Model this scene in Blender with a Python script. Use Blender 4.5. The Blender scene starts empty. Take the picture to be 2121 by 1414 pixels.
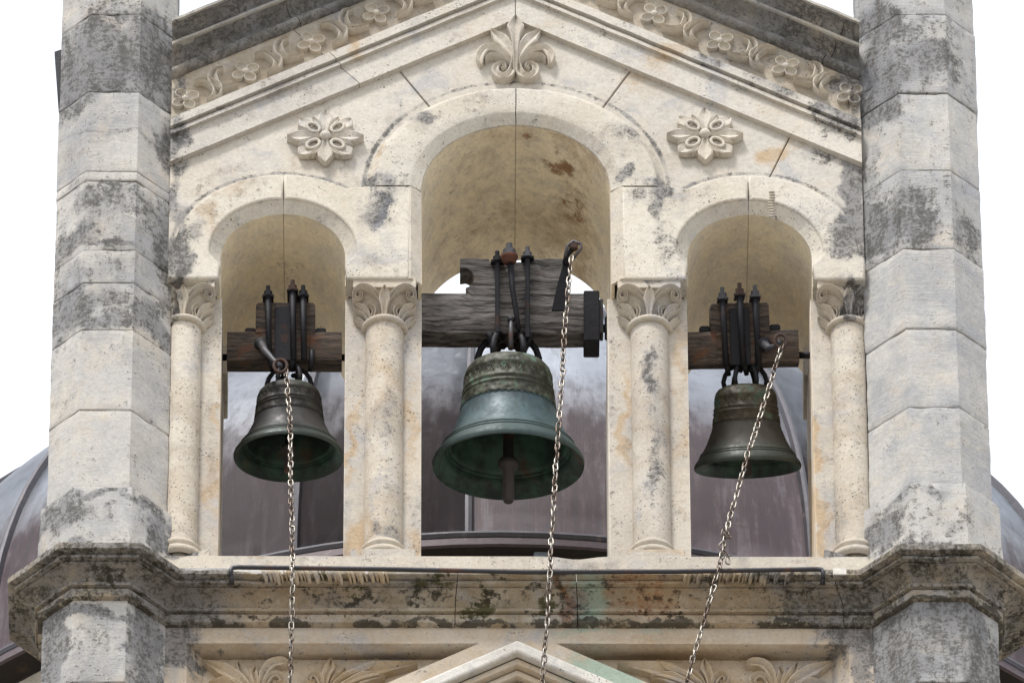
import bpy, bmesh, math, random
from mathutils import Vector, Matrix, noise as mnoise
R = math.radians
rnd = random.Random(7)
S = bpy.context.scene
COL = S.collection

# ------------------------------------------------------------------ camera
FPX = 28000.0; SC = 400.0; ELEV = R(45.0); DIST = FPX / SC
ZC = 51.3                                     # height of the point the camera aims at
TGT = Vector(((1060.5 - 1070) / SC, 0, ZC))
yaw = math.atan(205 / FPX)
vdir = Vector((math.sin(yaw) * math.cos(ELEV), math.cos(yaw) * math.cos(ELEV), math.sin(ELEV))).normalized()
CAMP = TGT - vdir * DIST
rot = vdir.to_track_quat('-Z', 'Y').to_matrix() @ Matrix.Rotation(R(-0.2), 3, 'Z')
cd = bpy.data.cameras.new('camera'); cam = bpy.data.objects.new('camera', cd); COL.objects.link(cam)
cam.matrix_world = Matrix.Translation(CAMP) @ rot.to_4x4()
cd.sensor_width = 36; cd.lens = 36 * FPX / 2121; cd.clip_start = 1; cd.clip_end = 5000
S.camera = cam

# ------------------------------------------------------------------ world, sun, exposure
SUN_EL, SUN_AZ = R(58), R(-28)               # azimuth measured from -Y (the front) towards -X
sd = Vector((math.sin(SUN_AZ) * math.cos(SUN_EL), -math.cos(SUN_AZ) * math.cos(SUN_EL), math.sin(SUN_EL)))
W = bpy.data.worlds.new('World'); S.world = W; W.use_nodes = True
nt = W.node_tree; nt.nodes.clear()
wo = nt.nodes.new('ShaderNodeOutputWorld'); bg = nt.nodes.new('ShaderNodeBackground')
sk = nt.nodes.new('ShaderNodeTexSky'); sk.sky_type = 'NISHITA'; sk.sun_disc = False
sk.sun_elevation = SUN_EL; sk.sun_rotation = math.atan2(sd.x, sd.y); sk.dust_density = 4; sk.air_density = 1.4
mx = nt.nodes.new('ShaderNodeMixRGB'); mx.inputs[0].default_value = .86
mx.inputs[2].default_value = (11.9, 12.4, 13.3, 1)      # even bright overcast veil over the blue
nt.links.new(sk.outputs[0], mx.inputs[1]); nt.links.new(mx.outputs[0], bg.inputs[0])
bg.inputs[1].default_value = .075; nt.links.new(bg.outputs[0], wo.inputs[0])
sl = bpy.data.lights.new('sun', 'SUN'); sl.energy = 2.5; sl.angle = R(12); sl.color = (1, .975, .94)
so = bpy.data.objects.new('sun', sl); COL.objects.link(so); so.rotation_euler = sd.to_track_quat('Z', 'Y').to_euler()
so.location = (0, -20, 60)
S.view_settings.view_transform = 'Standard'; S.view_settings.look = 'None'
S.view_settings.exposure = .58; S.view_settings.gamma = 1
try: S.view_settings.use_curve_mapping = False
except Exception: pass
S.render.engine = 'CYCLES'
S.cycles.max_bounces = 6; S.cycles.diffuse_bounces = 4; S.cycles.glossy_bounces = 3

# ------------------------------------------------------------------ measuring helpers
def F(px, py, y):
    """the point on the vertical plane y=const that is seen at photograph pixel (px,py)"""
    d = rot @ Vector(((px - 1060.5) / FPX, (707 - py) / FPX, -1))
    return CAMP + d * ((y - CAMP.y) / d.y)
def X(px, py=700, y=0): return F(px, py, y).x
def Z(py, y=0, px=1070): return F(px, py, y).z

# ------------------------------------------------------------------ object helpers
def link(name, me, mat, parent=None, smooth=False):
    o = bpy.data.objects.new(name, me); COL.objects.link(o)
    if mat is not None and not me.materials: me.materials.append(mat)
    if parent is not None: o.parent = parent
    if smooth:
        for p in me.polygons: p.use_smooth = True
    return o
def obj(name, bm, mat, parent=None, smooth=False, auto=None):
    bmesh.ops.recalc_face_normals(bm, faces=bm.faces)
    me = bpy.data.meshes.new(name); bm.to_mesh(me); bm.free()
    o = link(name, me, mat, parent, smooth or auto is not None)
    if auto is not None:
        try: me.set_sharp_from_angle(angle=R(auto))
        except Exception: pass
    return o
def empty(name, loc, label=None, cat=None, group=None, rot=(0, 0, 0)):
    o = bpy.data.objects.new(name, None); COL.objects.link(o); o.location = loc; o.rotation_euler = rot
    if label: o['label'] = label
    if cat: o['category'] = cat
    if group: o['group'] = group
    return o
def bx(bm, x0, x1, y0, y1, z0, z1, bev=0):
    vs = [bm.verts.new((x, y, z)) for x in (x0, x1) for y in (y0, y1) for z in (z0, z1)]
    fs = [bm.faces.new([vs[i] for i in q]) for q in ((0, 1, 3, 2), (4, 6, 7, 5), (0, 4, 5, 1), (2, 3, 7, 6), (0, 2, 6, 4), (1, 5, 7, 3))]
    if bev:
        es = list({e for f in fs for e in f.edges})
        bmesh.ops.bevel(bm, geom=es, offset=bev, segments=2, affect='EDGES')
    return vs
def loft(bm, rings, closed=True, caps=True, loop=False):
    vr = [[bm.verts.new(p) for p in r] for r in rings]
    n = len(rings[0]); m = len(vr)
    for i in range(m if loop else m - 1):
        a, b = vr[i], vr[(i + 1) % m]
        for j in range(n if closed else n - 1):
            k = (j + 1) % n
            try: bm.faces.new((a[j], a[k], b[k], b[j]))
            except ValueError: pass
    if caps and closed and not loop:
        bm.faces.new(vr[0]); bm.faces.new(list(reversed(vr[-1])))
    return vr
def tube(bm, pts, rad, n=8, caps=True, squash=1.0, loop=False):
    pts = [Vector(p) for p in pts]; m = len(pts)
    rs = rad if isinstance(rad, (list, tuple)) else [rad] * m
    rings = []; prev = None
    for i, p in enumerate(pts):
        if loop: t = pts[(i + 1) % m] - pts[i - 1]
        else: t = pts[min(i + 1, m - 1)] - pts[max(i - 1, 0)]
        t.normalize()
        if prev is None:
            a = Vector((0, 0, 1)) if abs(t.z) < .9 else Vector((1, 0, 0))
            u = t.cross(a).normalized()
        else: u = (prev - t * prev.dot(t)).normalized()
        prev = u; v = t.cross(u)
        rings.append([p + u * rs[i] * math.cos(6.28318 * k / n) + v * rs[i] * squash * math.sin(6.28318 * k / n) for k in range(n)])
    loft(bm, rings, True, caps, loop)
def lathe(bm, prof, n=48, c=(0, 0, 0), a0=0, a1=360, caps=False):
    full = abs(a1 - a0 - 360) < 1e-6
    m = n if full else n + 1
    rings = []
    for i in range(m):
        a = R(a0 + (a1 - a0) * i / n)
        rings.append([(c[0] + r * math.cos(a), c[1] + r * math.sin(a), c[2] + z) for r, z in prof])
    vr = [[bm.verts.new(p) for p in r] for r in rings]
    for i in range(m if full else m - 1):
        A, B = vr[i], vr[(i + 1) % m]
        for j in range(len(prof) - 1):
            if prof[j][0] < 1e-6 and prof[j + 1][0] < 1e-6: continue
            bm.faces.new((A[j], B[j], B[j + 1], A[j + 1]))
    bmesh.ops.remove_doubles(bm, verts=bm.verts, dist=1e-5)
def extrude2d(loops, y0, y1, bev=.004):
    """polygon (first loop) with holes in the x-z plane, solid from y0 (front) to y1; edges eased"""
    cu = bpy.data.curves.new('c', 'CURVE'); cu.dimensions = '2D'; cu.fill_mode = 'BOTH'
    for lp in loops:
        s = cu.splines.new('POLY'); s.points.add(len(lp) - 1)
        for i, (x, z) in enumerate(lp): s.points[i].co = (x, z, 0, 1)
        s.use_cyclic_u = True
    h = (y1 - y0) / 2
    cu.extrude = max(h - bev, .0005); cu.bevel_depth = bev; cu.bevel_resolution = 2 if bev > .008 else 1; cu.offset = -bev
    o = bpy.data.objects.new('c', cu); COL.objects.link(o)
    dg = bpy.context.evaluated_depsgraph_get(); dg.update()
    me = bpy.data.meshes.new_from_object(o.evaluated_get(dg))
    bpy.data.objects.remove(o); bpy.data.curves.remove(cu)
    ym = (y0 + y1) / 2
    me.transform(Matrix(((1, 0, 0, 0), (0, 0, -1, ym), (0, 1, 0, 0), (0, 0, 0, 1))))
    me.materials.clear()
    return me
def N3(x, y, z, s=1, o=0): return mnoise.noise(Vector((x * s + o, y * s, z * s)))
def arc(cx, cz, r, a0, a1, n):
    return [(cx + r * math.cos(R(a0 + (a1 - a0) * i / n)), cz + r * math.sin(R(a0 + (a1 - a0) * i / n))) for i in range(n + 1)]
def rough(me, amp, s, front=True):
    for v in me.vertices:
        c = v.co; v.co = c + Vector((N3(*c, s, 3), N3(*c, s, 9), N3(*c, s, 27))) * amp

# ------------------------------------------------------------------ materials
class NB:
    def __init__(s, name):
        s.m = bpy.data.materials.new(name); s.m.use_nodes = True; s.t = s.m.node_tree
        s.t.nodes.clear(); s.out = s.n('ShaderNodeOutputMaterial'); s.b = s.n('ShaderNodeBsdfPrincipled')
        s.l(s.b.outputs[0], s.out.inputs[0])
    def n(s, t, **k):
        x = s.t.nodes.new(t)
        for a, b in k.items(): setattr(x, a, b)
        return x
    def l(s, a, b): s.t.links.new(a, b)
    def val(s, sock, v):
        if hasattr(v, 'is_output'): s.l(v, sock)
        else:
            if isinstance(v, tuple) and len(v) == 3 and sock.type == 'RGBA': v = (*v, 1)
            sock.default_value = v
    def pos(s): return s.n('ShaderNodeNewGeometry').outputs['Position']
    def local(s): return s.n('ShaderNodeTexCoord').outputs['Object']
    def vm(s, op, a, b=None, c=None):
        x = s.n('ShaderNodeVectorMath', operation=op); s.val(x.inputs[0], a)
        if b is not None: s.val(x.inputs[1], b)
        if c is not None: s.val(x.inputs[2], c)
        return x.outputs['Value'] if op == 'LENGTH' else x.outputs[0]
    def ma(s, op, a, b=0.0, c=0.0, clamp=False):
        x = s.n('ShaderNodeMath', operation=op, use_clamp=clamp); s.val(x.inputs[0], a); s.val(x.inputs[1], b)
        if op == 'MULTIPLY_ADD': s.val(x.inputs[2], c)
        return x.outputs[0]
    def noise(s, v, scale, det=4, ro=.55, dist=0.0):
        x = s.n('ShaderNodeTexNoise'); s.l(v, x.inputs['Vector']); x.inputs['Scale'].default_value = scale
        x.inputs['Detail'].default_value = det; x.inputs['Roughness'].default_value = ro; x.inputs['Distortion'].default_value = dist
        return x.outputs['Fac']
    def noisec(s, v, scale, det=2):
        x = s.n('ShaderNodeTexNoise'); s.l(v, x.inputs['Vector']); x.inputs['Scale'].default_value = scale
        x.inputs['Detail'].default_value = det; return x.outputs['Color']
    def vor(s, v, scale, feature='F1'):
        x = s.n('ShaderNodeTexVoronoi', feature=feature); s.l(v, x.inputs['Vector']); x.inputs['Scale'].default_value = scale
        return x.outputs['Distance']
    def ss(s, v, a, b, lo=0.0, hi=1.0):
        x = s.n('ShaderNodeMapRange', interpolation_type='SMOOTHSTEP'); s.val(x.inputs[0], v)
        x.inputs[1].default_value = a; x.inputs[2].default_value = b
        x.inputs[3].default_value = lo; x.inputs[4].default_value = hi
        return x.outputs[0]
    def mix(s, f, a, b, bt='MIX'):
        x = s.n('ShaderNodeMixRGB', blend_type=bt); s.val(x.inputs[0], f); s.val(x.inputs[1], a); s.val(x.inputs[2], b)
        return x.outputs[0]
    def blobs(s, v, lst, y=0, bias=0.0):
        """sum of soft elliptical stain areas; each (photo x, photo y, radius x, radius y, weight)"""
        acc = None
        for (px, py, rx, ry, w) in lst:
            c = F(px, py, y); ix, iz = SC / rx, SC * .707 / ry
            q = s.vm('MULTIPLY_ADD', v, (ix, 0.0, iz), (-c.x * ix, 0.0, -c.z * iz))
            q = s.vm('LENGTH', q)
            q = s.ss(q, 1.15, .25, 0.0, w)
            acc = q if acc is None else s.ma('ADD', acc, q)
        if acc is None: return s.ma('ADD', bias, 0.0)
        return s.ma('ADD', acc, bias) if bias else acc
    def bump(s, h, st, d=.01, prev=None):
        x = s.n('ShaderNodeBump'); x.inputs['Strength'].default_value = st; x.inputs['Distance'].default_value = d
        s.l(h, x.inputs['Height'])
        if prev is not None: s.l(prev, x.inputs['Normal'])
        return x.outputs[0]

def stone(name, A=(.56, .50, .415), B=(.44, .395, .34), dirt=(), ochre=(), moss_shade=(), rust=(), teal=(), blue=(),
          bias=-.12, obias=-.1, pits=.5, tool=0.0, dcol=(.055, .052, .048), y=0, rvar=.10, band=(), lichen=0.0, rings=(), drift=.6, spots=()):
    k = NB(name); P = k.pos()
    gy = lambda c: tuple(v * .93 + (sum(c) / 3 * 1.0) * .07 for v in c)
    A, B = gy(A), gy(B)
    dirt = [(a_, b_, c__ * 1.1, d_ * 1.1, w_ * 1.75) for a_, b_, c__, d_, w_ in dirt]; bias = bias + .05
    ochre = [(a_, b_, c__ * 1.15, d_ * 1.1, w_ * 1.7) for a_, b_, c__, d_, w_ in ochre]; obias = obias + .05
    dn = k.vm('SUBTRACT', k.noisec(P, 4.5, 5), (.5, .5, .5)); Pd = k.vm('MULTIPLY_ADD', dn, (.34, .34, .34), P)
    n1 = k.noise(Pd, 1.7, 4, .6); n2 = k.noise(P, 6.5, 8, .7); n3 = k.noise(P, 46.0, 5, .7); n4 = k.noise(P, 150.0, 3, .6)
    nh = k.noise(P, 21.0, 8, .78)
    c_ = lambda n, w: k.ma('MULTIPLY_ADD', n, w, -.5 * w)
    mid, hi = c_(n2, 1.5), c_(nh, 1.7)
    speck = k.ma('ADD', k.ma('ADD', mid, hi), c_(n3, .8))
    soft = k.ma('ADD', c_(n1, 1.0), k.ma('ADD', mid, c_(nh, .5)))
    col = k.mix(k.ss(n1, .36, .64), A, B)
    col = k.mix(k.ss(n2, .38, .66, 0, .55), col, (.575, .54, .485))
    col = k.mix(k.ss(nh, .50, .68, 0, .35), col, (.36, .34, .315))
    rn = k.n('ShaderNodeObjectInfo').outputs['Random']
    col = k.mix(1.0, col, k.mix(rn, (1 - rvar, 1 - rvar, 1 - rvar), (1.04, 1.03, 1.0)), 'MULTIPLY')
    wa = k.noise(Pd, 3.1, 6, .65)
    col = k.mix(k.ss(wa, .52, .68, 0, drift), col, (.345, .345, .36)); col = k.mix(k.ss(wa, .47, .33, 0, drift * .8), col, (.53, .46, .37))
    om = k.ma('ADD', k.blobs(Pd, ochre, y, obias), k.ma('ADD', soft, c_(nh, .7)))
    col = k.mix(k.ss(om, .0, .80, 0, .80), col, k.mix(n3, (.34, .22, .115), (.50, .38, .24)))
    gate = lambda m, f: k.ma('MULTIPLY', k.ss(m, .0, .16), f)
    if rust: mk = k.blobs(Pd, rust, y); col = k.mix(gate(mk, k.ss(k.ma('ADD', mk, speck), .15, .60, 0, .85)), col, k.mix(n3, (.14, .055, .025), (.40, .19, .075)))
    for c, (ra, rb, rc), w in spots:
        q = k.vm('LENGTH', k.vm('MULTIPLY_ADD', Pd, (1 / ra, 1 / rb, 1 / rc), (-c.x / ra, -c.y / rb, -c.z / rc)))
        mk = k.ss(q, 1.2, .2, 0, w); col = k.mix(gate(mk, k.ss(k.ma('ADD', mk, speck), .12, .50, 0, .85)), col, k.mix(n3, (.10, .035, .015), (.36, .19, .085)))
    if teal: mk = k.blobs(Pd, teal, y); col = k.mix(gate(mk, k.ss(k.ma('ADD', mk, soft), .12, .65, 0, .85)), col, k.mix(nh, (.20, .30, .24), (.36, .44, .37)))
    if blue: mk = k.blobs(Pd, blue, y); col = k.mix(gate(mk, k.ss(k.ma('ADD', mk, k.ma('MULTIPLY', speck, .8)), .15, .65, 0, .8)), col, (.19, .20, .25))
    dm = k.blobs(Pd, dirt, y, bias)
    oi = k.n('ShaderNodeObjectInfo'); sr = k.n('ShaderNodeSeparateColor'); k.l(oi.outputs['Color'], sr.inputs[0])
    dm = k.ma('ADD', dm, k.ma('SUBTRACT', 1.0, sr.outputs[0]))      # how weathered this one stone is
    for (rx, rz, rr, rw, ww, ym) in rings:          # grime caught in the joint round an arch
        L = k.vm('LENGTH', k.vm('MULTIPLY_ADD', P, (1.0, 0.0, 1.0), (-rx, 0.0, -rz)))
        L = k.ss(k.ma('ABSOLUTE', k.ma('SUBTRACT', L, rr)), rw, rw * .2, 0, ww)
        dm = k.ma('ADD', dm, L)
    col = k.mix(k.ss(k.ma('ADD', dm, k.ma('ADD', soft, k.ma('MULTIPLY_ADD', k.noise(k.vm('MULTIPLY', P, (11.0, 11.0, 1.6)), 1.0, 4, .6), .9, -.45))), -.06, .62, 0, .70), col, (.175, .176, .185))
    nf = k.noise(P, 85.0, 4, .8)
    dmc = k.ma('MINIMUM', dm, .36)
    run = k.noise(k.vm('MULTIPLY', P, (15.0, 15.0, 2.4)), 1.0, 5, .65)      # rain runs
    grit = k.ma('ADD', k.ma('ADD', c_(n2, .9), c_(nh, 1.5)), k.ma('ADD', c_(n3, 1.9), k.ma('ADD', c_(nf, 1.3), c_(run, 1.1))))
    hd = k.ss(k.ma('ADD', dmc, grit), .14, .66, 0, .90)
    col = k.mix(hd, col, k.mix(k.ss(nf, .35, .65), dcol, tuple(v * 1.9 for v in dcol)))
    if lichen: col = k.mix(k.ss(k.ma('ADD', c_(nh, 1.6), c_(n4, .5)), .28 - lichen, .45 - lichen, 0, .75), col, (.36, .35, .325))
    if moss_shade:
        mk = k.blobs(Pd, moss_shade, y); mm = k.ma('ADD', mk, speck)
        col = k.mix(gate(mk, k.ss(mm, .18, .38, 0, .92)), col, k.mix(n4, (.035, .035, .012), (.10, .09, .035)))
    for (py0, py1, yy, w) in band:                # dark bands painting shade and grime under the moulding edges
        zc = (Z(py0, yy) + Z(py1, yy)) / 2; hz = abs(Z(py0, yy) - Z(py1, yy)) / 2
        q = k.vm('LENGTH', k.vm('MULTIPLY_ADD', Pd, (0.0, 0.0, 1 / hz), (0.0, 0.0, -zc / hz)))
        q = k.ma('ADD', k.ss(q, 1.3, .3, 0, w), speck)
        col = k.mix(k.ss(q, .18, .48, 0, .85), col, dcol)
    # pits, pores
    vp = k.vor(k.vm('MULTIPLY_ADD', k.vm('SUBTRACT', k.noisec(P, 30.0, 3), (.5, .5, .5)), (.03, .03, .03), P), 52.0); pm = k.ss(k.noise(P, 4.2, 6, .75), .62 - .2 * pits, .70 - .2 * pits)
    pit = k.ma('MULTIPLY', k.ss(vp, .26, .12), pm)
    col = k.mix(k.ma('MULTIPLY', pit, .75), col, (.07, .06, .055))
    col = k.mix(1.0, col, k.mix(k.ss(n3, .38, .62), (.93, .93, .925), (1.05, 1.05, 1.05)), 'MULTIPLY')
    col = k.mix(.30, col, k.mix(n4, (.26, .255, .25), (.80, .795, .785)), 'OVERLAY')
    k.l(col, k.b.inputs['Base Color']); k.b.inputs['Roughness'].default_value = .92
    k.b.inputs['Specular IOR Level'].default_value = .2
    h = k.ma('ADD', k.ma('MULTIPLY', n3, .5), k.ma('MULTIPLY', n4, .25)); h = k.ma('SUBTRACT', h, k.ma('MULTIPLY', pit, .9))
    h = k.ma('ADD', h, k.ma('MULTIPLY', n2, .8)); h = k.ma('SUBTRACT', h, k.ma('MULTIPLY', hd, .25))
    if tool:
        st = k.ma('MULTIPLY', k.noise(k.vm('MULTIPLY', P, (9.0, 9.0, 70.0)), 1.0, 5, .7, .4), k.ss(n1, .35, .6, .25, 1.0))
        h = k.ma('ADD', h, k.ma('MULTIPLY', st, tool))
        cr = k.ss(st, .66, .72); 
    k.l(k.bump(h, .60, .012), k.b.inputs['Normal'])
    return k.m

def simple(name, fn):
    k = NB(name); fn(k); return k.m

WALL_DIRT = [(362, 230, 22, 120, .5), (368, 420, 26, 90, .45), (372, 540, 40, 60, .5), (1768, 300, 40, 120, .55), (1772, 450, 36, 120, .6),
    (1745, 500, 40, 60, .4), (380, 330, 40, 30, .3), (1700, 330, 60, 25, .32), (778, 440, 26, 70, .3), (765, 395, 22, 20, .45),
    (1375, 400, 24, 30, .5), (1360, 460, 22, 70, .26), (1330, 430, 60, 50, .2), (1480, 375, 90, 22, .24), (1290, 385, 30, 14, .4), (880, 250, 60, 20, .18),
    (1320, 285, 40, 25, .22), (1620, 360, 60, 25, .22), (1400, 540, 50, 40, .16), (820, 400, 40, 30, .2), (1600, 110, 60, 30, .12), (1480, 100, 50, 25, .15),
    (355, 900, 14, 240, .5), (1786, 900, 16, 260, .55), (380, 1160, 30, 18, .5), (1745, 1160, 60, 20, .5), (1760, 1100, 30, 60, .3), (540, 215, 60, 25, .15), (372, 640, 16, 60, .5), (1775, 640, 18, 60, .5)]
WALL_OCHRE = [(460, 400, 60, 30, .2), (425, 470, 30, 60, .22), (770, 320, 20, 60, .35), (1630, 320, 30, 30, .4), (1340, 165, 90, 40, .18), (1610, 420, 70, 30, .2),
    (733, 900, 14, 120, .36), (745, 1110, 25, 60, .42), (848, 870, 18, 140, .34), (850, 1110, 22, 50, .35), (1290, 850, 14, 160, .34), (1410, 900, 16, 200, .22),
    (430, 1000, 20, 160, .15), (1676, 900, 14, 320, .5), (1415, 700, 20, 60, .3), (760, 150, 60, 30, .1), (570, 1160, 120, 14, .2), (1350, 1160, 120, 14, .25), (455, 900, 12, 300, .3), (1690, 1000, 15, 200, .2)]
WALL_BLUE = [(782, 470, 16, 60, .62), (1500, 372, 100, 16, .35), (1345, 395, 40, 18, .35), (830, 400, 30, 30, .2), (1020, 600, 1, 1, 0)]
M_wall = stone('limestone_wall', dirt=WALL_DIRT, ochre=WALL_OCHRE, blue=WALL_BLUE, bias=-.13, pits=.55)
RG = [(F(1069, 384, -.05).x, F(1069, 384, -.05).z, .795, .022, .42, 0), (F(584, 518, -.05).x, F(584, 518, -.05).z, .585, .020, .38, 0), (F(1555, 518, -.05).x, F(1555, 518, -.05).z, .585, .022, .46, 0)]
M_arch = stone('pale_arch_stone', A=(.61, .565, .49), B=(.52, .475, .40), dirt=WALL_DIRT, ochre=WALL_OCHRE, blue=WALL_BLUE, bias=-.14, pits=.6)
M_reveal = stone('warm_reveal_stone', A=(.50, .43, .35), B=(.44, .375, .305), dirt=WALL_DIRT, bias=-.2, pits=.6)
M_tymp = stone('limestone_tympanum', A=(.56, .52, .46), B=(.51, .465, .40), dirt=WALL_DIRT[:9] + [(800, 250, 60, 50, .06), (600, 205, 60, 14, .15)],
               ochre=[(1330, 155, 60, 25, .3), (1345, 190, 60, 30, .2), (1600, 330, 30, 40, .45), (1640, 290, 30, 40, .3)], bias=-.22, pits=.25, rings=RG)
M_band = stone('limestone_raking_band', A=(.57, .53, .47), B=(.50, .465, .415), dirt=[(1480, 150, 60, 40, .2), (1600, 190, 80, 40, .26), (1730, 260, 60, 60, .45), (370, 300, 30, 60, .42), (600, 210, 100, 30, .1), (1290, 85, 40, 25, .14), (470, 260, 60, 20, .12)],
               ochre=[(740, 110, 30, 40, .4), (1380, 140, 50, 30, .25)], bias=-.2, pits=.45)
M_frieze = stone('shaded_limestone_frieze', A=(.40, .335, .25), B=(.33, .275, .205), dirt=[(1560, 110, 80, 60, .13), (1690, 160, 80, 60, .17), (1770, 200, 40, 50, .3), (1470, 70, 50, 50, .1), (370, 200, 22, 50, .45)],
                 ochre=[(480, 170, 150, 60, .12), (740, 110, 20, 50, .3)], bias=-.2, pits=.3)  # ground darker than the carving: recess shade painted into the stone colour
M_relief = stone('pale_frieze_carving', A=(.60, .54, .455), B=(.53, .47, .385), dirt=[(1690, 160, 80, 60, .12), (1770, 200, 40, 50, .25), (370, 200, 22, 50, .2)], bias=-.2, obias=-.2, pits=.2)  # paler copy of the frieze stone, relief contrast put into the colour
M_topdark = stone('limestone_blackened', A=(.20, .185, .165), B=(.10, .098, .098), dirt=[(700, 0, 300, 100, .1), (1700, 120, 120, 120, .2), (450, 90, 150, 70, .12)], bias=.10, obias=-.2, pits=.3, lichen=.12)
M_dropin = M_topdark
M_vault = stone('ochre_plaster', A=(.86, .75, .55), B=(.75, .63, .44), dirt=[(1180, 340, 60, 40, .0), (560, 440, 120, 60, .16), (1600, 450, 80, 60, .18), (960, 560, 80, 60, .1)],
                ochre=[(1160, 340, 60, 50, .35), (1000, 400, 200, 200, .2), (1200, 420, 60, 120, .3), (600, 500, 120, 120, .25), (1560, 500, 120, 100, .2)],
                spots=[(F(1160, 335, .18), (.10, .13, .12), .55), (F(1195, 425, .45), (.06, .2, .14), .22), (F(960, 560, .7), (.09, .2, .1), .2), (F(1085, 290, .05), (.05, .05, .08), .3)], bias=-.40, obias=-.2, pits=.25, y=.5, dcol=(.16, .13, .09), rvar=.03, drift=.12)
PL = [(236, 270, 150, 8, .2), (230, 110, 150, 75, .16), (240, 410, 140, 60, .06), (230, 640, 120, 40, .10), (345, 520, 18, 300, .10), (250, 20, 120, 30, .14), (110, 600, 20, 250, .1), (235, 115, 130, 62, .36), (150, 190, 50, 40, .25), (340, 40, 40, 60, .2), (345, 260, 26, 70, .3), (240, 412, 110, 30, .17), (335, 450, 30, 60, .26), (150, 490, 50, 30, .3), (230, 503, 60, 9, .3),
    (225, 665, 60, 16, .4), (320, 640, 40, 50, .46), (150, 620, 40, 60, .22), (205, 550, 90, 20, .1), (120, 1060, 60, 40, .32), (330, 1080, 30, 60, .42), (215, 1030, 80, 10, .28), (130, 1140, 90, 18, .4), (300, 1150, 60, 18, .4),
    (105, 1340, 30, 110, .55), (300, 1330, 36, 110, .42), (340, 1400, 30, 60, .45), (200, 1262, 90, 18, .42), (290, 1030, 30, 15, .2)]
M_pillarL = stone('limestone_left_pillar', A=(.45, .435, .42), B=(.31, .31, .32), dirt=PL, bias=-.14, obias=-.22, pits=.45, tool=.75, y=-.19)
PR = [(1800, 250, 24, 260, .14), (1890, 120, 110, 80, .12), (1890, 440, 110, 70, .12), (1920, 20, 120, 30, .06), (1930, 1340, 130, 120, .12), (1900, 1080, 130, 50, .1), (1815, 20, 50, 60, .3), (1825, 160, 40, 70, .34), (1930, 110, 46, 34, .42), (1880, 60, 40, 20, .22), (1815, 210, 40, 30, .3), (1815, 440, 40, 60, .34), (1885, 470, 90, 40, .2), (2000, 470, 30, 60, .2), (1870, 400, 60, 30, .16),
    (1990, 150, 20, 40, .2), (1830, 1080, 40, 30, .36), (1900, 1030, 80, 14, .25), (1870, 1135, 120, 16, .36), (1990, 1100, 30, 30, .16), (2080, 1150, 50, 30, .25), (1825, 1330, 44, 90, .55), (1920, 1265, 110, 26, .5), (2000, 1330, 36, 100, .48),
    (2050, 1400, 30, 100, .52), (1900, 1380, 40, 40, .3), (1860, 1400, 30, 60, .3)]
M_pillarR = stone('limestone_right_pillar', A=(.45, .44, .43), B=(.33, .335, .35), dirt=PR, bias=-.16, obias=-.22, pits=.4, tool=.75, y=-.19)
CORNICE_DIRT_SHADE = [(200, 1200, 240, 110, .14), (1920, 1200, 240, 110, .12), (1070, 1290, 900, 8, .14), (1070, 1205, 900, 6, .10), (1070, 1266, 900, 4, .1), (380, 1230, 120, 60, .30), (120, 1200, 120, 70, .24), (250, 1220, 120, 60, .2), (1700, 1240, 170, 60, .26), (1900, 1200, 150, 60, .2), (2080, 1200, 60, 100, .2), (1800, 1160, 40, 30, .3), (700, 1230, 100, 12, .22), (880, 1215, 60, 10, .3), (1180, 1250, 40, 60, .2), (1600, 1225, 60, 14, .18)]  # full-length thin strips paint shade under the edges, the rest is dirt
M_cornice = stone('limestone_cornice', A=(.34, .27, .18), B=(.21, .17, .115), dirt=CORNICE_DIRT_SHADE, ochre=[(600, 1240, 250, 60, .22), (1450, 1245, 250, 50, .3), (1320, 1200, 120, 30, .3)],
                  moss_shade=[(985, 1240, 60, 26, .42), (1120, 1245, 36, 24, .4), (900, 1212, 60, 10, .3), (720, 1212, 70, 10, .22), (820, 1297, 400, 6, .3), (1500, 1297, 300, 7, .34), (1020, 1200, 40, 8, .3), (1400, 1230, 40, 6, .15), (250, 1240, 120, 10, .1)],  # long strips at the foot paint its shadow line, the rest is moss
                  rust=[(1172, 1235, 14, 60, .75), (1320, 1220, 110, 50, .36), (1300, 1190, 100, 12, .5)], teal=[(1222, 1236, 46, 40, .6), (1215, 1275, 60, 26, .4)], bias=-.10, obias=-.1, pits=.4,
                  dcol=(.045, .04, .03), y=-.1, band=[(1288, 1306, -.02, .55), (1205, 1219, -.14, .26), (1268, 1276, -.03, .2)])  # bands paint the shadow lines under crown, fillet and foot
M_lower = stone('limestone_lower_wall', A=(.54, .435, .315), B=(.46, .36, .25), dirt=[(360, 1330, 50, 70, .5), (400, 1400, 20, 80, .2), (1760, 1320, 70, 60, .38), (1790, 1400, 20, 80, .4), (420, 1345, 30, 14, .5)],
                ochre=[(1400, 1350, 200, 50, .28), (600, 1350, 200, 20, .2), (1500, 1390, 100, 30, .25), (960, 1345, 60, 12, .2)], teal=[(1195, 1312, 90, 20, .5), (1225, 1390, 100, 60, .6), (1290, 1420, 70, 40, .5), (1330, 1312, 90, 14, .3)],
                bias=-.18, pits=.4)
M_carve = stone('carved_limestone', A=(.55, .50, .43), B=(.48, .43, .36), bias=-.3, obias=-.12, pits=.15, rvar=.05)
M_carvew = stone('carved_warm_limestone', A=(.52, .40, .26), B=(.44, .33, .20), bias=-.22, obias=0.0, pits=.15, rvar=.05)
M_cap = stone('carved_capital_stone', A=(.53, .47, .385), B=(.44, .38, .305), dirt=[(1775, 640, 26, 70, .5), (372, 640, 16, 70, .4), (1345, 590, 40, 14, .4), (1735, 585, 50, 14, .5), (410, 590, 40, 14, .35)], bias=-.24, obias=-.05, pits=.2)
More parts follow.
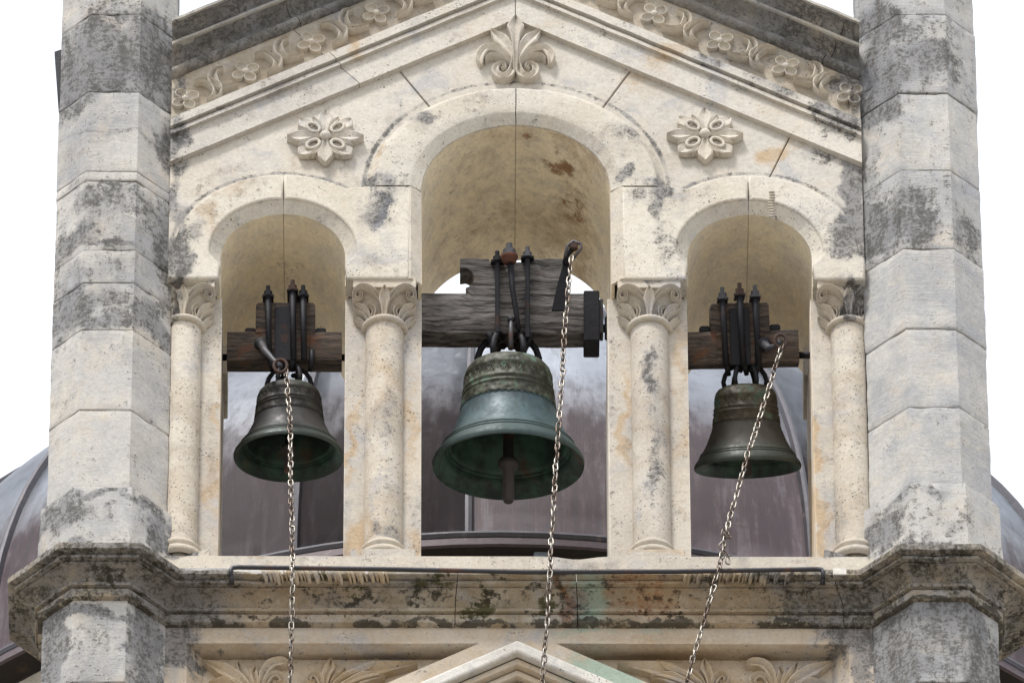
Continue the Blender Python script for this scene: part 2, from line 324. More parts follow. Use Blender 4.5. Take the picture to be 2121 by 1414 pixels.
M_shaft = stone('mottled_column_stone', A=(.56, .51, .44), B=(.41, .345, .27), dirt=[(795, 880, 40, 60, .14), (795, 1100, 30, 20, .28), (1345, 770, 30, 50, .2), (1360, 900, 30, 200, .14), (795, 1020, 40, 60, .05), (1345, 1000, 40, 100, .1), (1720, 1080, 40, 50, .16)],
                ochre=[(790, 760, 30, 40, .18), (800, 820, 30, 60, .22), (770, 1090, 16, 40, .3)], bias=-.16, obias=-.16, pits=.9)
M_white = stone('pale_limewash', A=(.62, .60, .57), B=(.55, .53, .50), bias=-.22, obias=-.25, pits=.4)
M_mortar = stone('dark_joint_mortar', A=(.13, .115, .095), B=(.09, .08, .07), bias=0, pits=0)
M_drum = stone('limestone_drum', A=(.46, .41, .33), B=(.40, .37, .31), bias=-.05, pits=.8)
M_ground = stone('bounce_ground', A=(.19, .175, .15), B=(.17, .155, .135), bias=-.4, pits=0)

def _wood(c1, c2, rustw):
    def f(k):
        P = k.local(); P = k.vm('MULTIPLY_ADD', k.vm('SUBTRACT', k.noisec(P, 6.0, 3), (.5, .5, .5)), (.05, .05, .05), P); a = k.vm('MULTIPLY', P, (6.0, 30.0, 55.0))
        n = k.noise(a, 1.0, 6, .65, .6); g = k.noise(k.vm('MULTIPLY', P, (2.0, 8.0, 14.0)), 1.0, 4, .6); q = k.noise(P, 9.0, 5, .6)
        w = k.n('ShaderNodeTexWave', wave_type='BANDS', bands_direction='Z'); k.l(P, w.inputs[0]); w.inputs['Scale'].default_value = 7
        w.inputs['Distortion'].default_value = 9; w.inputs['Detail'].default_value = 4; w.inputs['Detail Scale'].default_value = .8
        col = k.mix(k.ss(n, .35, .62), c1, c2); col = k.mix(k.ss(k.noise(k.vm('MULTIPLY', P, (2.2, 12.0, 48.0)), 1.0, 6, .62, 1.0), .53, .62, 0, .9), col, (.012, .010, .009))
        col = k.mix(k.ss(g, .52, .7, 0, .6), col, (.03, .024, .02))
        col = k.mix(k.ss(q, .60 - rustw, .72 - rustw, 0, .8), col, (.10, .038, .015))
        k.l(col, k.b.inputs['Base Color']); k.b.inputs['Roughness'].default_value = .85
        k.l(k.bump(k.ma('ADD', n, k.ma('MULTIPLY', w.outputs['Fac'], .15)), .9, .012), k.b.inputs['Normal'])
    return f
M_wood = simple('weathered_grey_oak', _wood((.030, .026, .024), (.17, .155, .145), 0))
M_woodb = simple('weathered_brown_oak', _wood((.022, .015, .012), (.095, .068, .050), .05))
def _iron(c, rcol, r, met=.6, ro=.6):
    def f(k):
        P = k.pos(); n = k.noise(P, 25.0, 6, .7); m = k.noise(P, 7.0, 4, .6)
        k.l(k.mix(k.ss(m, .60 - r, .74 - r, 0, .9), k.mix(n, c, tuple(v * 2.2 for v in c)), k.mix(n, rcol, tuple(v * 2.5 for v in rcol))), k.b.inputs['Base Color'])
        k.b.inputs['Metallic'].default_value = met; k.b.inputs['Roughness'].default_value = ro
        k.l(k.bump(n, .5, .006), k.b.inputs['Normal'])
    return f
M_iron = simple('black_iron', _iron((.009, .009, .011), (.035, .014, .007), .03))
M_rust = simple('rusty_iron', _iron((.035, .020, .016), (.072, .024, .012), .12, .2, .8))
M_steel = simple('worn_steel', _iron((.05, .05, .055), (.06, .03, .02), .06, .6, .55))
def _chain(k):
    P = k.pos(); n = k.noise(P, 12.0, 5, .7); r = k.n('ShaderNodeObjectInfo').outputs['Random']
    c = k.mix(k.ss(k.ma('ADD', k.ma('MULTIPLY', n, .7), k.ma('MULTIPLY', r, .5)), .45, .75), (.27, .25, .22), (.10, .075, .06))
    k.l(c, k.b.inputs['Base Color']); k.b.inputs['Metallic'].default_value = .85; k.b.inputs['Roughness'].default_value = .36
    k.l(k.bump(n, .3, .003), k.b.inputs['Normal'])
M_chain = simple('galvanised_chain', _chain)
def _chaind(k): _chain(k)
M_pipe = simple('dark_painted_bar', _iron((.022, .021, .024), (.045, .02, .013), .06, .3, .42))

def bronze(name, up, lo, hz, green, met=.25, ro=.52):
    def f(k):
        P = k.local(); n = k.noise(P, 9.0, 7, .7); m = k.noise(P, 3.5, 4, .6); g = k.noise(P, 38.0, 5, .7)
        sep = k.n('ShaderNodeSeparateXYZ'); k.l(P, sep.inputs[0]); z = sep.outputs[2]
        st = k.noise(k.vm('MULTIPLY', P, (14.0, 14.0, 2.0)), 1.0, 4, .6)
        a = k.mix(k.ss(n, .42, .62), up[0], up[1]); a = k.mix(k.ss(k.ma('MULTIPLY_ADD', g, .3, n), .66, .78, 0, .8), a, green)
        b = k.mix(k.ss(m, .35, .65), lo[0], lo[1]); b = k.mix(k.ss(st, .5, .75, 0, .5), b, up[0])
        b = k.mix(k.ss(n, .58, .74, 0, .5), b, green)
        b = k.mix(k.ss(k.noise(k.vm('MULTIPLY', P, (22.0, 22.0, 3.0)), 1.0, 6, .7), .52, .68, 0, .55), b, tuple(v * .45 for v in lo[0]))
        b = k.mix(k.ss(k.noise(P, 14.0, 7, .75), .60, .72, 0, .6), b, tuple(min(1, v * 1.5) for v in green))
        b = k.mix(k.ss(z, .17 * hz / .322, .06 * hz / .322, 0, .55), b, (.035, .055, .045))
        top = k.ss(z, hz - .008, hz + .008)
        c = k.mix(top, b, a)
        k.l(c, k.b.inputs['Base Color'])
        k.b.inputs['Metallic'].default_value = met
        k.l(k.ss(n, .3, .7, ro - .08, ro + .22), k.b.inputs['Roughness'])
        orn = k.vor(k.vm('MULTIPLY', P, (1.0, 1.0, 1.0)), 30.0, 'SMOOTH_F1')
        h = k.ma('ADD', k.ma('MULTIPLY', g, .35), k.ma('MULTIPLY', k.ma('MULTIPLY', orn, top), 2.2))
        k.l(k.bump(h, .7, .006), k.b.inputs['Normal'])
    return f
M_bz = simple('green_bronze', bronze('x', ((.028, .030, .020), (.085, .080, .052)), ((.030, .055, .066), (.060, .100, .112)), .322, (.09, .16, .12)))
M_bzL = simple('dark_bronze', bronze('x', ((.020, .018, .017), (.048, .040, .032)), ((.024, .023, .024), (.046, .042, .040)), 0.218, (.035, .05, .035), .3, .52))
M_bzR = simple('brown_bronze', bronze('x', ((.034, .026, .017), (.085, .065, .036)), ((.034, .028, .022), (.062, .058, .046)), 0.236, (.055, .10, .075), .3, .52))
def _inner(k):
    P = k.local(); n = k.noise(P, 6.0, 6, .7); sep = k.n('ShaderNodeSeparateXYZ'); k.l(P, sep.inputs[0])
    c = k.mix(k.ss(n, .4, .65), (.010, .020, .017), (.035, .085, .060)); c = k.mix(k.ss(k.noise(P, 4.0, 5, .6), .58, .7, 0, .8), c, (.06, .035, .02))
    k.l(c, k.b.inputs['Base Color']); k.b.inputs['Metallic'].default_value = .2; k.b.inputs['Roughness'].default_value = .6
    k.l(k.bump(n, .4, .01), k.b.inputs['Normal'])
M_inner = simple('verdigris_inside', _inner)
def _copper(k):
    P = k.pos(); n = k.noise(P, 1.1, 5, .6); st = k.noise(k.vm('MULTIPLY', P, (16.0, 16.0, .9)), 1.0, 5, .65); sp = k.noise(P, 22.0, 6, .75)
    r = k.n('ShaderNodeObjectInfo').outputs['Random']
    c = k.mix(k.ss(n, .35, .65), (.38, .41, .46), (.58, .61, .66))
    sep = k.n('ShaderNodeSeparateXYZ'); k.l(P, sep.inputs[0])
    zb = F(1070, 990, 2.4).z
    low = k.ss(k.ma('ADD', sep.outputs[2], k.ma('MULTIPLY', k.ma('ADD', n, st), .9)), zb + 1.2, zb + 2.0, 1.0, 0.0)
    br = k.mix(k.ss(st, .42, .62), (.055, .025, .024), (.105, .052, .050))
    c = k.mix(k.ma('MULTIPLY', low, .85), c, br)
    c = k.mix(k.ss(k.ma('MULTIPLY_ADD', sp, .4, st), .72, .92, 0, .5), c, (.26, .27, .29))
    c = k.mix(k.ma('MULTIPLY', r, .25), c, (.10, .08, .09))
    k.l(c, k.b.inputs['Base Color']); k.l(k.ma('MULTIPLY_ADD', low, -.85, .9), k.b.inputs['Metallic'])
    k.l(k.ma('MULTIPLY_ADD', low, .20, k.ss(k.ma('MULTIPLY_ADD', n, .5, st), .5, 1.0, .30, .44)), k.b.inputs['Roughness'])
    k.l(k.ma('MULTIPLY_ADD', low, -.32, .5), k.b.inputs['Specular IOR Level'])
    k.l(k.bump(k.ma('ADD', n, k.ma('MULTIPLY', st, .08)), .2, .06), k.b.inputs['Normal'])
M_copper = simple('aged_copper_sheet', _copper)
M_skirt = simple('brown_copper_edge', _iron((.065, .05, .055), (.12, .09, .09), 0, .3, .6))
M_seam = simple('grey_lead_seam', _iron((.055, .052, .058), (.12, .10, .10), 0, .5, .55))
M_gap = simple('dark_eave_gap', _iron((.012, .009, .007), (.03, .02, .012), .05, 0, .9))  # near-black, paints the shade of the gap below the dome skirt
M_strut = simple('pale_blue_metal', _iron((.22, .26, .30), (.16, .12, .10), -.1, .3, .5))

# ------------------------------------------------------------------ ground
bm = bmesh.new(); bx(bm, -400, 400, -400, 400, -.3, 0)  # out of view, added to bounce light up onto the stone
g = obj('ground', bm, M_ground); g['kind'] = 'structure'; g['label'] = 'unseen ground sheet far below the bell tower, added for bounce light'

# ------------------------------------------------------------------ bell tower
T = empty('bell_tower', (0, .4, 0), 'weathered limestone bell gable with three arches between two octagonal pillars', 'bell tower')
T_inv = Matrix.Translation((0, -.4, 0))
def part(o): o.matrix_parent_inverse = T_inv; return o
def P_(name, bm, mat, parent=None, **k):
    o = obj(name, bm, mat, parent or T, **k)
    if parent is None: part(o)
    return o
def PM(name, me, mat, parent=None, smooth=False):
    o = link(name, me, mat, parent or T, smooth)
    if parent is None: part(o)
    return o

YF = -.085; YT = -.035; YB = .955; W0 = .065; YS = -.085       # arch face, tympanum face, back of the wall
CX = X(1069, 500); SX = 485 / SC * 1.002
zc_c = Z(384, YF)                        # springing of the centre arch
zc_s = Z(518, YF)                        # springing of the side arches
z_imp = Z(576, YF)                       # underside of the arch blocks
z_sill = Z(1150, YS)
rO, rOb, rI, rJ = .725, .785, .552, .494       # centre arch radii: face outer, base outer, face inner, opening
sO, sOb, sI, sJ = .565, .575, .382, .325
cxs = [CX - SX, CX, CX + SX]
WX = X(352, 700) ; 
WXL, WXR = X(345, 700), X(1795, 700)
slope = .598
z_ap = Z(40, -.07)                      # lower edge of the raking band at the apex
def zr(x): return z_ap - slope * abs(x - CX)

# --- wall core with three openings
def hole(cx, cz, r, jl, jr, zb, e=.02):
    pts = [(cx - jl, zb), (cx - jl, z_imp), (cx - r - e, z_imp)]
    pts += arc(cx, cz, r + e, 180, 0, 32)
    pts += [(cx + r + e, z_imp), (cx + jr, z_imp), (cx + jr, zb)]
    return pts
outer = [(WXL, z_sill - .02), (WXR, z_sill - .02), (WXR, zr(WXR) + .1), (CX, z_ap + .1), (WXL, zr(WXL) + .1)]
holes = [hole(cxs[0], zc_s, sJ, sJ - .01, sJ + .002, z_sill - .01 + .02),
         hole(cxs[1], zc_c, rJ, rJ - .002, rJ - .02, z_sill + .01),
         hole(cxs[2], zc_s, sJ, sJ + .002, sJ - .012, z_sill + .01)]
me = extrude2d([outer] + [list(reversed(h)) for h in holes], W0, YB, .004)
core = PM('wall', me, M_wall)
# plaster vaults, two halves each with the open crack between them
for i, (cz, r) in enumerate(((zc_s, sJ), (zc_c, rJ), (zc_s, sJ))):
    YV = YF + (.049 if i == 1 else .061)
    for sgn in (-1, 1):
        bm = bmesh.new(); rings = []
        pts = [(r * math.sin(R(a)), r * math.cos(R(a))) for a in [0.14 if i == 1 else .2] + [90 * q / 20 for q in range(1, 21)]]
        pts.append((r, z_imp - cz + .001))
        for (u, v) in pts:
            ring = []
            ny = 14
            for j in range(ny + 1):
                yy = YV + (YB - .002 - YV) * j / ny
                L = math.hypot(u, v) if v > 0 else r
                kx, kz = (u / L, v / L) if v > 0 else (1, 0)
                d = .006 * N3(u * sgn + i * 5, yy, v, 3.5)
                ring.append((cxs[i] + sgn * (u - kx * d), yy, cz + v - kz * d))
            for j in range(ny, -1, -1):
                yy = YV + (YB - .002 - YV) * j / ny
                kx, kz = (u / r, v / r) if v > 0 else (1, 0)
                ring.append((cxs[i] + sgn * (u + kx * .017), yy, cz + v + kz * .017))
            rings.append(ring)
        loft(bm, rings)
        P_('vault_plaster', bm, M_vault, auto=40)
# rear impost strips on the outer sides
for sx, c in ((-1, cxs[0]), (1, cxs[2])):
    bm = bmesh.new(); x0 = c + sx * (sJ + .01); x1 = c + sx * (sJ - .03)
    bx(bm, min(x0, x1), max(x0, x1), .62, YB + .003, z_imp - .003, zc_s, .004)
    P_('rear_impost', bm, M_wall)

# --- arch stones
def ringsweep(prof, cx, cz, a0, a1, n, down0=None, down1=None, amp=.003):
    bm = bmesh.new(); rings = []
    def ring(f):
        return [f(r, y) for r, y in prof]
    for i in range(n + 1):
        a = R(a0 + (a1 - a0) * i / n)
        rr = []
        for (r, y) in prof:
            x = cx + r * math.cos(a); z = cz + r * math.sin(a)
            q = N3(x, y, z, 9) * amp + N3(x, y, z, 31) * amp * .5
            rr.append((x + q, y + q * .6, z + q))
        rings.append(rr)
    loft(bm, rings); return bm
def dense(pr, step=.03):
    out = []
    for i, (a, b) in enumerate(pr):
        c, d = pr[(i + 1) % len(pr)]; L = math.hypot(c - a, d - b); n = max(1, int(L / step))
        for j in range(n): out.append((a + (c - a) * j / n, b + (d - b) * j / n))
    return out
cprof = dense([(rOb, YT + .001), (rO + .020, YF + .020), (rO + .016, YF + .010), (rO + .008, YF + .003), (rO - .004, YF), (rI + .006, YF), (rI - .002, YF + .004), (rJ + .002, YF + .040), (rJ, YF + .048), (rJ + .019, YF + .050), (rJ + .019, W0 - .001), (rOb, W0 - .001)], .045)
for a0, a1 in ((90.25, 180), (0, 89.75)):
    P_('arch_stone', ringsweep(cprof, CX, zc_c, a0, a1, 36), M_arch, auto=35)
# chamfered reveal of the centre arch below the springing comes with the pier blocks
# side arches: outer half stones and inner pier stones
def sedge(a):
    if a >= 0: return sI
    t = min(1, -a / 20.0); t = t * t * (3 - 2 * t)
    return sI + (sJ / math.cos(R(a)) - sI) * t
def side_stone(c, s, inner):
    """s=+1: the half of the arch at +x of its centre; inner: the half towards the centre arch (with the pier)"""
    pts = []
    n = 26
    A = [(sedge(a) * math.cos(R(a)), sedge(a) * math.sin(R(a))) for a in [90 - .22] + [90 - 5 * q for q in range(1, 19)] + [-3, -6, -9, -12, -15, -18, -20]]
    A = [(max(p[0], sJ + .003) if p[1] < 0 else p[0], p[1]) for p in A]; pts += A
    pts.append((sJ + .003, z_imp - zc_s))
    if inner:
        dx = SX - rI                                   # face edge of the centre arch
        pts.append((dx, z_imp - zc_s)); pts.append((dx, zc_c - zc_s - .003))
        # along the foot of the centre ring and its outer edge until it meets the side arch
        cc = (SX, zc_c - zc_s)
        pts.append((SX - rOb - .002, cc[1] - .003))
        k = []
        for i in range(60):
            a = 180 - i * .5; x = cc[0] + (rOb - .01) * math.cos(R(a)); z = cc[1] + (rOb - .01) * math.sin(R(a))
            if math.hypot(x, z) > sO and i > 0: k.append((x, z))
        # side arch outer
        B = [p for p in arc(0, 0, sO, 0, 90 - .22, 60) if math.hypot(p[0] - cc[0], p[1] - cc[1]) > rOb - .004 and p[1] > cc[1] - .25 and p[0] < cc[0] - rOb * .9]
        B = [p for p in B if p[1] > cc[1] - .02 or math.hypot(p[0] - cc[0], p[1] - cc[1]) > rOb]
        B = [p for p in B if p[0] < SX - rOb + .001 and p[1] > cc[1]-.02] or B
        pts += B
    else:
        w = abs((WXL if s < 0 else WXR) - c)
        pts.append((w, z_imp - zc_s)); pts.append((w, -.05))
        w = sO
        pts += [p for p in arc(0, 0, sO, 0, 90 - .22, 40) if p[0] <= w + 1e-4]
    out = [(c + s * p[0], zc_s + p[1]) for p in pts]
    me = extrude2d([out], YF, W0 - .001, .014); return me
for c, s, inner in ((cxs[0], -1, False), (cxs[0], 1, True), (cxs[2], -1, True), (cxs[2], 1, False)):
    PM('arch_stone', side_stone(c, s, inner), M_arch)
    # splayed reveal between face and opening, dying out at the springing
    bm = bmesh.new(); rings = []
    for aa in [90 - .2] + [90 - 5 * q for q in range(1, 19)] + [-3, -6, -9, -12, -15, -18, -20]:
        a = R(aa); ro = sedge(aa); xo = ro * math.cos(a) if aa >= 0 else max(ro * math.cos(a), sJ); zo = ro * math.sin(a)
        xi = sJ * math.cos(a) if aa >= 0 else sJ; zi = sJ * math.sin(a) if aa >= 0 else zo
        ex, ez = (math.cos(a), math.sin(a)) if aa >= 0 else (1, 0)
        rings.append([(c + s * (xo + .004 * ex), YF + .010, zc_s + zo + .004 * ez), (c + s * (xi - .0005), YF + .06, zc_s + zi), (c + s * (xi + ex * .018), YF + .0605, zc_s + zi + ez * .018), (c + s * (xo + ex * .02), YF + .0605, zc_s + zo + ez * .02)])
    loft(bm, rings); P_('reveal', bm, M_arch, auto=40)
    if inner:
        bm = bmesh.new(); d = -s   # pier side chamfer towards the centre opening
        xf = CX + d * rI * (1 if c < CX else 1)
        sg = -1 if c < CX else 1
        e = [(rI + .01, YF + .003), (rI - .004, YF + .003), (rJ, YF + .048), (rJ + .018, YF + .050), (rI + .01, YF + .05)]
        rings = [[(CX + sg * r, y, z) for r, y in e] for z in (z_imp + .002, zc_c - .004)]
        loft(bm, rings); P_('reveal', bm, M_wall)

# --- tympanum stones (joint lines as in the photograph)
def clipx(x0, x1, extra=0): return x0, x1
J1a, J1b = F(825, 145, YT), F(905, 240, YT)
J2a, J2b = F(1308, 145, YT), F(1240, 235, YT)
def hitring(Ja, Jb):
    t = 0.0
    while t < 3:
        p = Ja.lerp(Jb, t)
        if math.hypot(p.x - CX, p.z - zc_c) < .66: return p
        t += .004
    return Jb
J1b, J2b = hitring(J1a, J1b), hitring(J2a, J2b)
J3a, J3b = F(1640, 275, YT), F(1590, 375, YT)
gj = .0035
zt = lambda x: zr(x) + .02
def quad(*p): return [(a, b) for a, b in p]
xe = J1a.x; z_lo = zc_s
st1 = quad((WXL, z_lo), (J1b.x - gj, z_lo), (J1b.x - gj, J1b.z), (J1a.x - gj, J1a.z + .0), (J1a.x - gj - .03, zt(J1a.x - .03)), (WXL, zt(WXL)))
a1 = math.degrees(math.acos((J1b.x + gj - CX) / .66)); a2 = math.degrees(math.acos((J2b.x - gj - CX) / .66))
st2 = arc(CX, zc_c, .66, a1, a2, 24) + [(J2a.x - gj, J2a.z), (J2a.x - gj + .012, zt(J2a.x + .012)), (CX, z_ap + .02), (J1a.x + gj - .012, zt(J1a.x - .012)), (J1a.x + gj, J1a.z)]
st3 = quad((J2b.x + gj, z_lo), (J3b.x - gj, z_lo), (J3b.x - gj, J3b.z), (J3a.x - gj, J3a.z), (J3a.x + .015, zt(J3a.x + .015)), (J2a.x + .032, zt(J2a.x + .03)), (J2a.x + gj, J2a.z), (J2b.x + gj, J2b.z))
st4 = quad((J3b.x + gj, z_lo), (WXR, z_lo), (WXR, zt(WXR)), (J3a.x + .03, zt(J3a.x + .03)), (J3a.x + gj, J3a.z), (J3b.x + gj, J3b.z))
# keep the stones off the openings: cut them with the arch circles
def cut(poly):
    out = []
    n = len(poly)
    for i in range(n):
        a, b = poly[i], poly[(i + 1) % n]
        m = max(1, int(math.hypot(b[0] - a[0], b[1] - a[1]) / .02))
        for j in range(m): out.append((a[0] + (b[0] - a[0]) * j / m, a[1] + (b[1] - a[1]) * j / m))
    res = []
    for (x, z) in out:
        for cx, cz, r in ((cxs[0], zc_s, .50), (cxs[2], zc_s, .50), (CX, zc_c, .66)):
            dx, dz = x - cx, z - cz
            if dz < 0 and abs(dx) < r: dz = 0; z = cz
            d = math.hypot(dx, dz)
            if d < r:
                z = cz + math.sqrt(max(r * r - dx * dx, 0))
        if not res or math.hypot(x - res[-1][0], z - res[-1][1]) > .004: res.append((x, z))
    return res
def stonecut(poly):
    return extrude2d([cut(poly)], YT, W0 - .001, .004)
for q in (st1, st3, st4): PM('tympanum_stone', stonecut(q), M_tymp)
PM('tympanum_stone', extrude2d([st2], YT, W0 - .001, .004), M_tymp)

# --- raking cornice, both sides: frieze with flowers and crescents under blackened mouldings
def rakepiece(name, prof, x0, x1, mat, n=40, amp=.004, parent=None, auto=40):
    bm = bmesh.new(); rings = []
    pr = dense(prof, .05)
    for i in range(n + 1):
        t = i / n; xb = x0 + (x1 - x0) * t; ring = []
        for p, z in pr:
            f = lambda e: 0 if (abs(e - CX) < .01 or e in (WXL, WXR)) else (.55 if e < CX else -.55) * z * -1
            x = xb + f(x0) * (1 - t) + f(x1) * t
            ring.append((x, -p + amp * N3(x, p, z, 9), zr(x) + z + amp * N3(x, p + 5, z, 11)))
        rings.append(ring)
    loft(bm, rings); return P_(name, bm, mat, parent, auto=auto)
xjL, xjR = X(745, 110, -.07), X(1402, 120, -.07)
segs = [(WXL, xjL - .002), (xjL + .002, CX - .002), (CX + .002, WXR)]
cornL = []
roll = [(.045 + .045 * math.cos(R(a)) + .01, .672 + .032 * math.sin(R(a))) for a in range(-90, 91, 22)]
cav = [(.05, .708)] + [(.05 + .075 * (1 - math.cos(R(a))), .710 + .065 * math.sin(R(a))) for a in range(0, 91, 15)]
cav2 = [(.145, .803)] + [(.148 + .10 * (1 - math.cos(R(a))), .804 + .045 * math.sin(R(a))) for a in range(0, 91, 18)]
for (a, b) in segs:
    band = rakepiece('raking_band', [(-.0, .0), (.070, 0.0), (.070, .180), (.095, .180), (.095, .205), (.080, .207), (.080, .225), (.110, .225), (.110, .288), (.05, .290), (-.0, .290)], a, b, M_band, 30, .0025)
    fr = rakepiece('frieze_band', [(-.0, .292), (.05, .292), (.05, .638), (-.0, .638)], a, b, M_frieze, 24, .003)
for (a, b) in ((WXL, X(760, 0, 0)), (X(760, 0, 0) + .004, CX - .002), (CX + .002, X(1560, 0, 0)), (X(1560, 0, 0) + .004, WXR)):
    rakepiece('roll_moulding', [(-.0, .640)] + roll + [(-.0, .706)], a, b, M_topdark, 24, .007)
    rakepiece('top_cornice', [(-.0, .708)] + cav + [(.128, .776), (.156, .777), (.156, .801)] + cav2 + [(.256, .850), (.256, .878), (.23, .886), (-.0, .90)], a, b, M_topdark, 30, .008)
M_fillet = stone('highlight_fillet', A=(.42, .40, .36), B=(.26, .25, .235), bias=-.02, obias=-.2, pits=.3)  # lighter than the cornice, paints the highlight along its fillets
for (a, b) in ((WXL, CX - .002), (CX + .002, WXR)):
    rakepiece('top_fillet', [(.120, .779), (.172, .779), (.174, .797), (.120, .799)], a, b, M_fillet, 30, .004)
    rakepiece('top_fillet', [(.235, .853), (.272, .853), (.272, .872), (.235, .874)], a, b, M_fillet, 30, .005)
bm = bmesh.new(); rings = []
for x in (WXL, CX, WXR): rings.append([(x, -p, zr(x) + z) for p, z in [(-.001, .09), (-.001, .898), (-YB - .003, .90), (-YB - .003, .09)]])
loft(bm, rings); P_('gable_top', bm, M_topdark)

# generic carved leaf: a grooved band that follows a spine drawn in the plane
def leaf(bm, spine, widths, he, hm, fmap, base=0.0, sub=4):
    pts = []; ws = []
    n = len(spine)
    def cr(p0, p1, p2, p3, t):
        return tuple(.5 * ((2 * b) + (-a + c) * t + (2 * a - 5 * b + 4 * c - d) * t * t + (-a + 3 * b - 3 * c + d) * t ** 3) for a, b, c, d in zip(p0, p1, p2, p3))
    for i in range(n - 1):
        q = [spine[max(i - 1, 0)], spine[i], spine[i + 1], spine[min(i + 2, n - 1)]]
        for j in range(sub):
            t = j / sub; pts.append(cr(*q, t)); ws.append(widths[i] * (1 - t) + widths[i + 1] * t)
    pts.append(spine[-1]); ws.append(widths[-1])
    rings = []
    for i, (u, v) in enumerate(pts):
        a = pts[max(i - 1, 0)]; b = pts[min(i + 1, len(pts) - 1)]
        tx, ty = b[0] - a[0], b[1] - a[1]; L = math.hypot(tx, ty) or 1; nx, ny = -ty / L, tx / L
        w = max(ws[i], .0012)
        k = min(1, w / max(max(widths) * .45, 1e-6))
        rings.append([fmap(u + nx * w * s, v + ny * w * s, h) for s, h in ((-1.06, base), (-1, he * .9 + 0 * k), (-.78, he), (-.05, hm), (.05, hm), (.78, he), (1, he * .9), (1.06, base))])
    loft(bm, rings)
def flatmap(cx, cz, y0): return lambda u, v, h: (cx + u, y0 - h, cz + v)

# frieze flowers and crescents
def petal_bm(bm, cu, cv, r, ang, fm, h=.03):
    rings = []
    for (k, hh) in ((.05, h * .2), (.5, h * .22), (.80, h * .5), (.90, h), (1.0, h * .95), (1.03, 0)):
        ring = []
        for j in range(16):
            a = 6.28318 * j / 16
            du = r * k * math.cos(a); dv = r * k * .86 * math.sin(a)
            ring.append(fm(cu + du * math.cos(ang) - dv * math.sin(ang), cv + du * math.sin(ang) + dv * math.cos(ang), hh))
        rings.append(ring)
    loft(bm, rings)
def ball(bm, c, r, sq=.8):
    m = bmesh.ops.create_icosphere(bm, subdivisions=2, radius=r)
    for v in m['verts']: v.co = Vector((v.co.x, v.co.y * sq, v.co.z)) + Vector(c)
K = 1 / 2.946 / SC; KV = K / .707
fl_left = [(384, 204), (509, 148), (644.5, 87), (779, 27), (912, -32)]
fl_right = [(1760, 193), (1627, 137), (1491, 85), (1355, 29), (1222, -27)]
C1 = [(57, -100), (122, -115), (192, -75), (192, -25), (137, 15)]
C2 = [(-140, -15), (-195, 0), (-205, 50), (-160, 100), (-45, 85)]
cw = [.003, .019, .029, .022, .004]
for sg, lst in ((1, fl_left), (-1, fl_right)):
    for i, (px, py) in enumerate(lst):
        c = F(px, py + 7, -.05)
        frp = None
        for an in (34, 124, 214, 304):
            a = R(an + rnd.uniform(-5, 5)); bm = bmesh.new(); fm = flatmap(c.x, c.z, -.05)
            petal_bm(bm, .043 * math.cos(a), .047 * math.sin(a), .036, a, fm, .028)
            P_('flower_petal', bm, M_relief, auto=50)
        bm = bmesh.new(); ball(bm, (c.x, -.076, c.z), .020); P_('flower_centre', bm, M_relief, smooth=True)
        for cc, side in ((C1, 0), (C2, 1)):
            if side == 1 and i == 0: continue
            if side == 0 and i == len(lst) - 1: continue
            bm = bmesh.new()
            leaf(bm, [(sg * u * K, -v * KV - .006) for u, v in cc], cw, .050, .012, fm)
            P_('frieze_crescent', bm, M_relief, auto=50)

# rosettes on the tympanum
def rosette(px, py):
    c = F(px, py + 4, YT); fm0 = flatmap(c.x, c.z, YT); fm = lambda u, v, h: fm0(u * 1.05, v * 1.03, h)
    bm = bmesh.new(); pts = []
    for k in range(96):
        a = 6.28318 * k / 96; q = (math.degrees(a) % 45)
        m = abs(q - 22.5) / 22.5
        main = (int(round(math.degrees(a) / 45)) % 2 == 0)
        r = .132 + ((.060 if main else .048) * (m ** (1.5 if main else .9)))
        pts.append((c.x + 1.05 * r * math.cos(a), c.z + 1.03 * r * math.sin(a)))
    me = extrude2d([pts], YT - .030, YT + .004, .004)
    ro = PM('rosette', me, M_carve)
    def sub(name, bm, **k):
        return P_(name, bm, M_carve, parent=ro, **k)
    def rt(a, u, v): return (u * math.cos(a) - v * math.sin(a), u * math.sin(a) + v * math.cos(a))
    for k in range(4):
        a = R(90 * k); bm = bmesh.new()
        leaf(bm, [rt(a, u, 0) for u in (.02, .07, .12, .150, .192)], [.012, .020, .040, .034, .001], .050, .036, fm, .01)
        sub('rosette_leaf', bm, auto=30)
        for s in (-1, 1):                                # small side lobes
            bm = bmesh.new(); leaf(bm, [rt(a, *p) for p in ((.03, s * .012), (.075, s * .026), (.112, s * .050), (.135, s * .066))], [.004, .011, .014, .003], .050, .040, fm, .01)
            sub('rosette_leaf', bm, auto=30)
        b = R(90 * k + 45); bm = bmesh.new()
        lp = [fm(*rt(b, .086 + .038 * math.cos(R(q)), .026 * math.sin(R(q))), .044) for q in range(0, 360, 24)]
        tube(bm, lp, .0095, 7, loop=True); sub('rosette_loop', bm, smooth=True)
        bm = bmesh.new(); leaf(bm, [rt(b, u, 0) for u in (.10, .135, .16, .183)], [.030, .042, .034, .004], .044, .035, fm, .01)
        sub('rosette_leaf', bm, auto=30)
    bm = bmesh.new(); ball(bm, (c.x, YT - .044, c.z), .032, .9); sub('rosette_boss', bm, smooth=True)
rosette(674, 290); rosette(1460, 286)

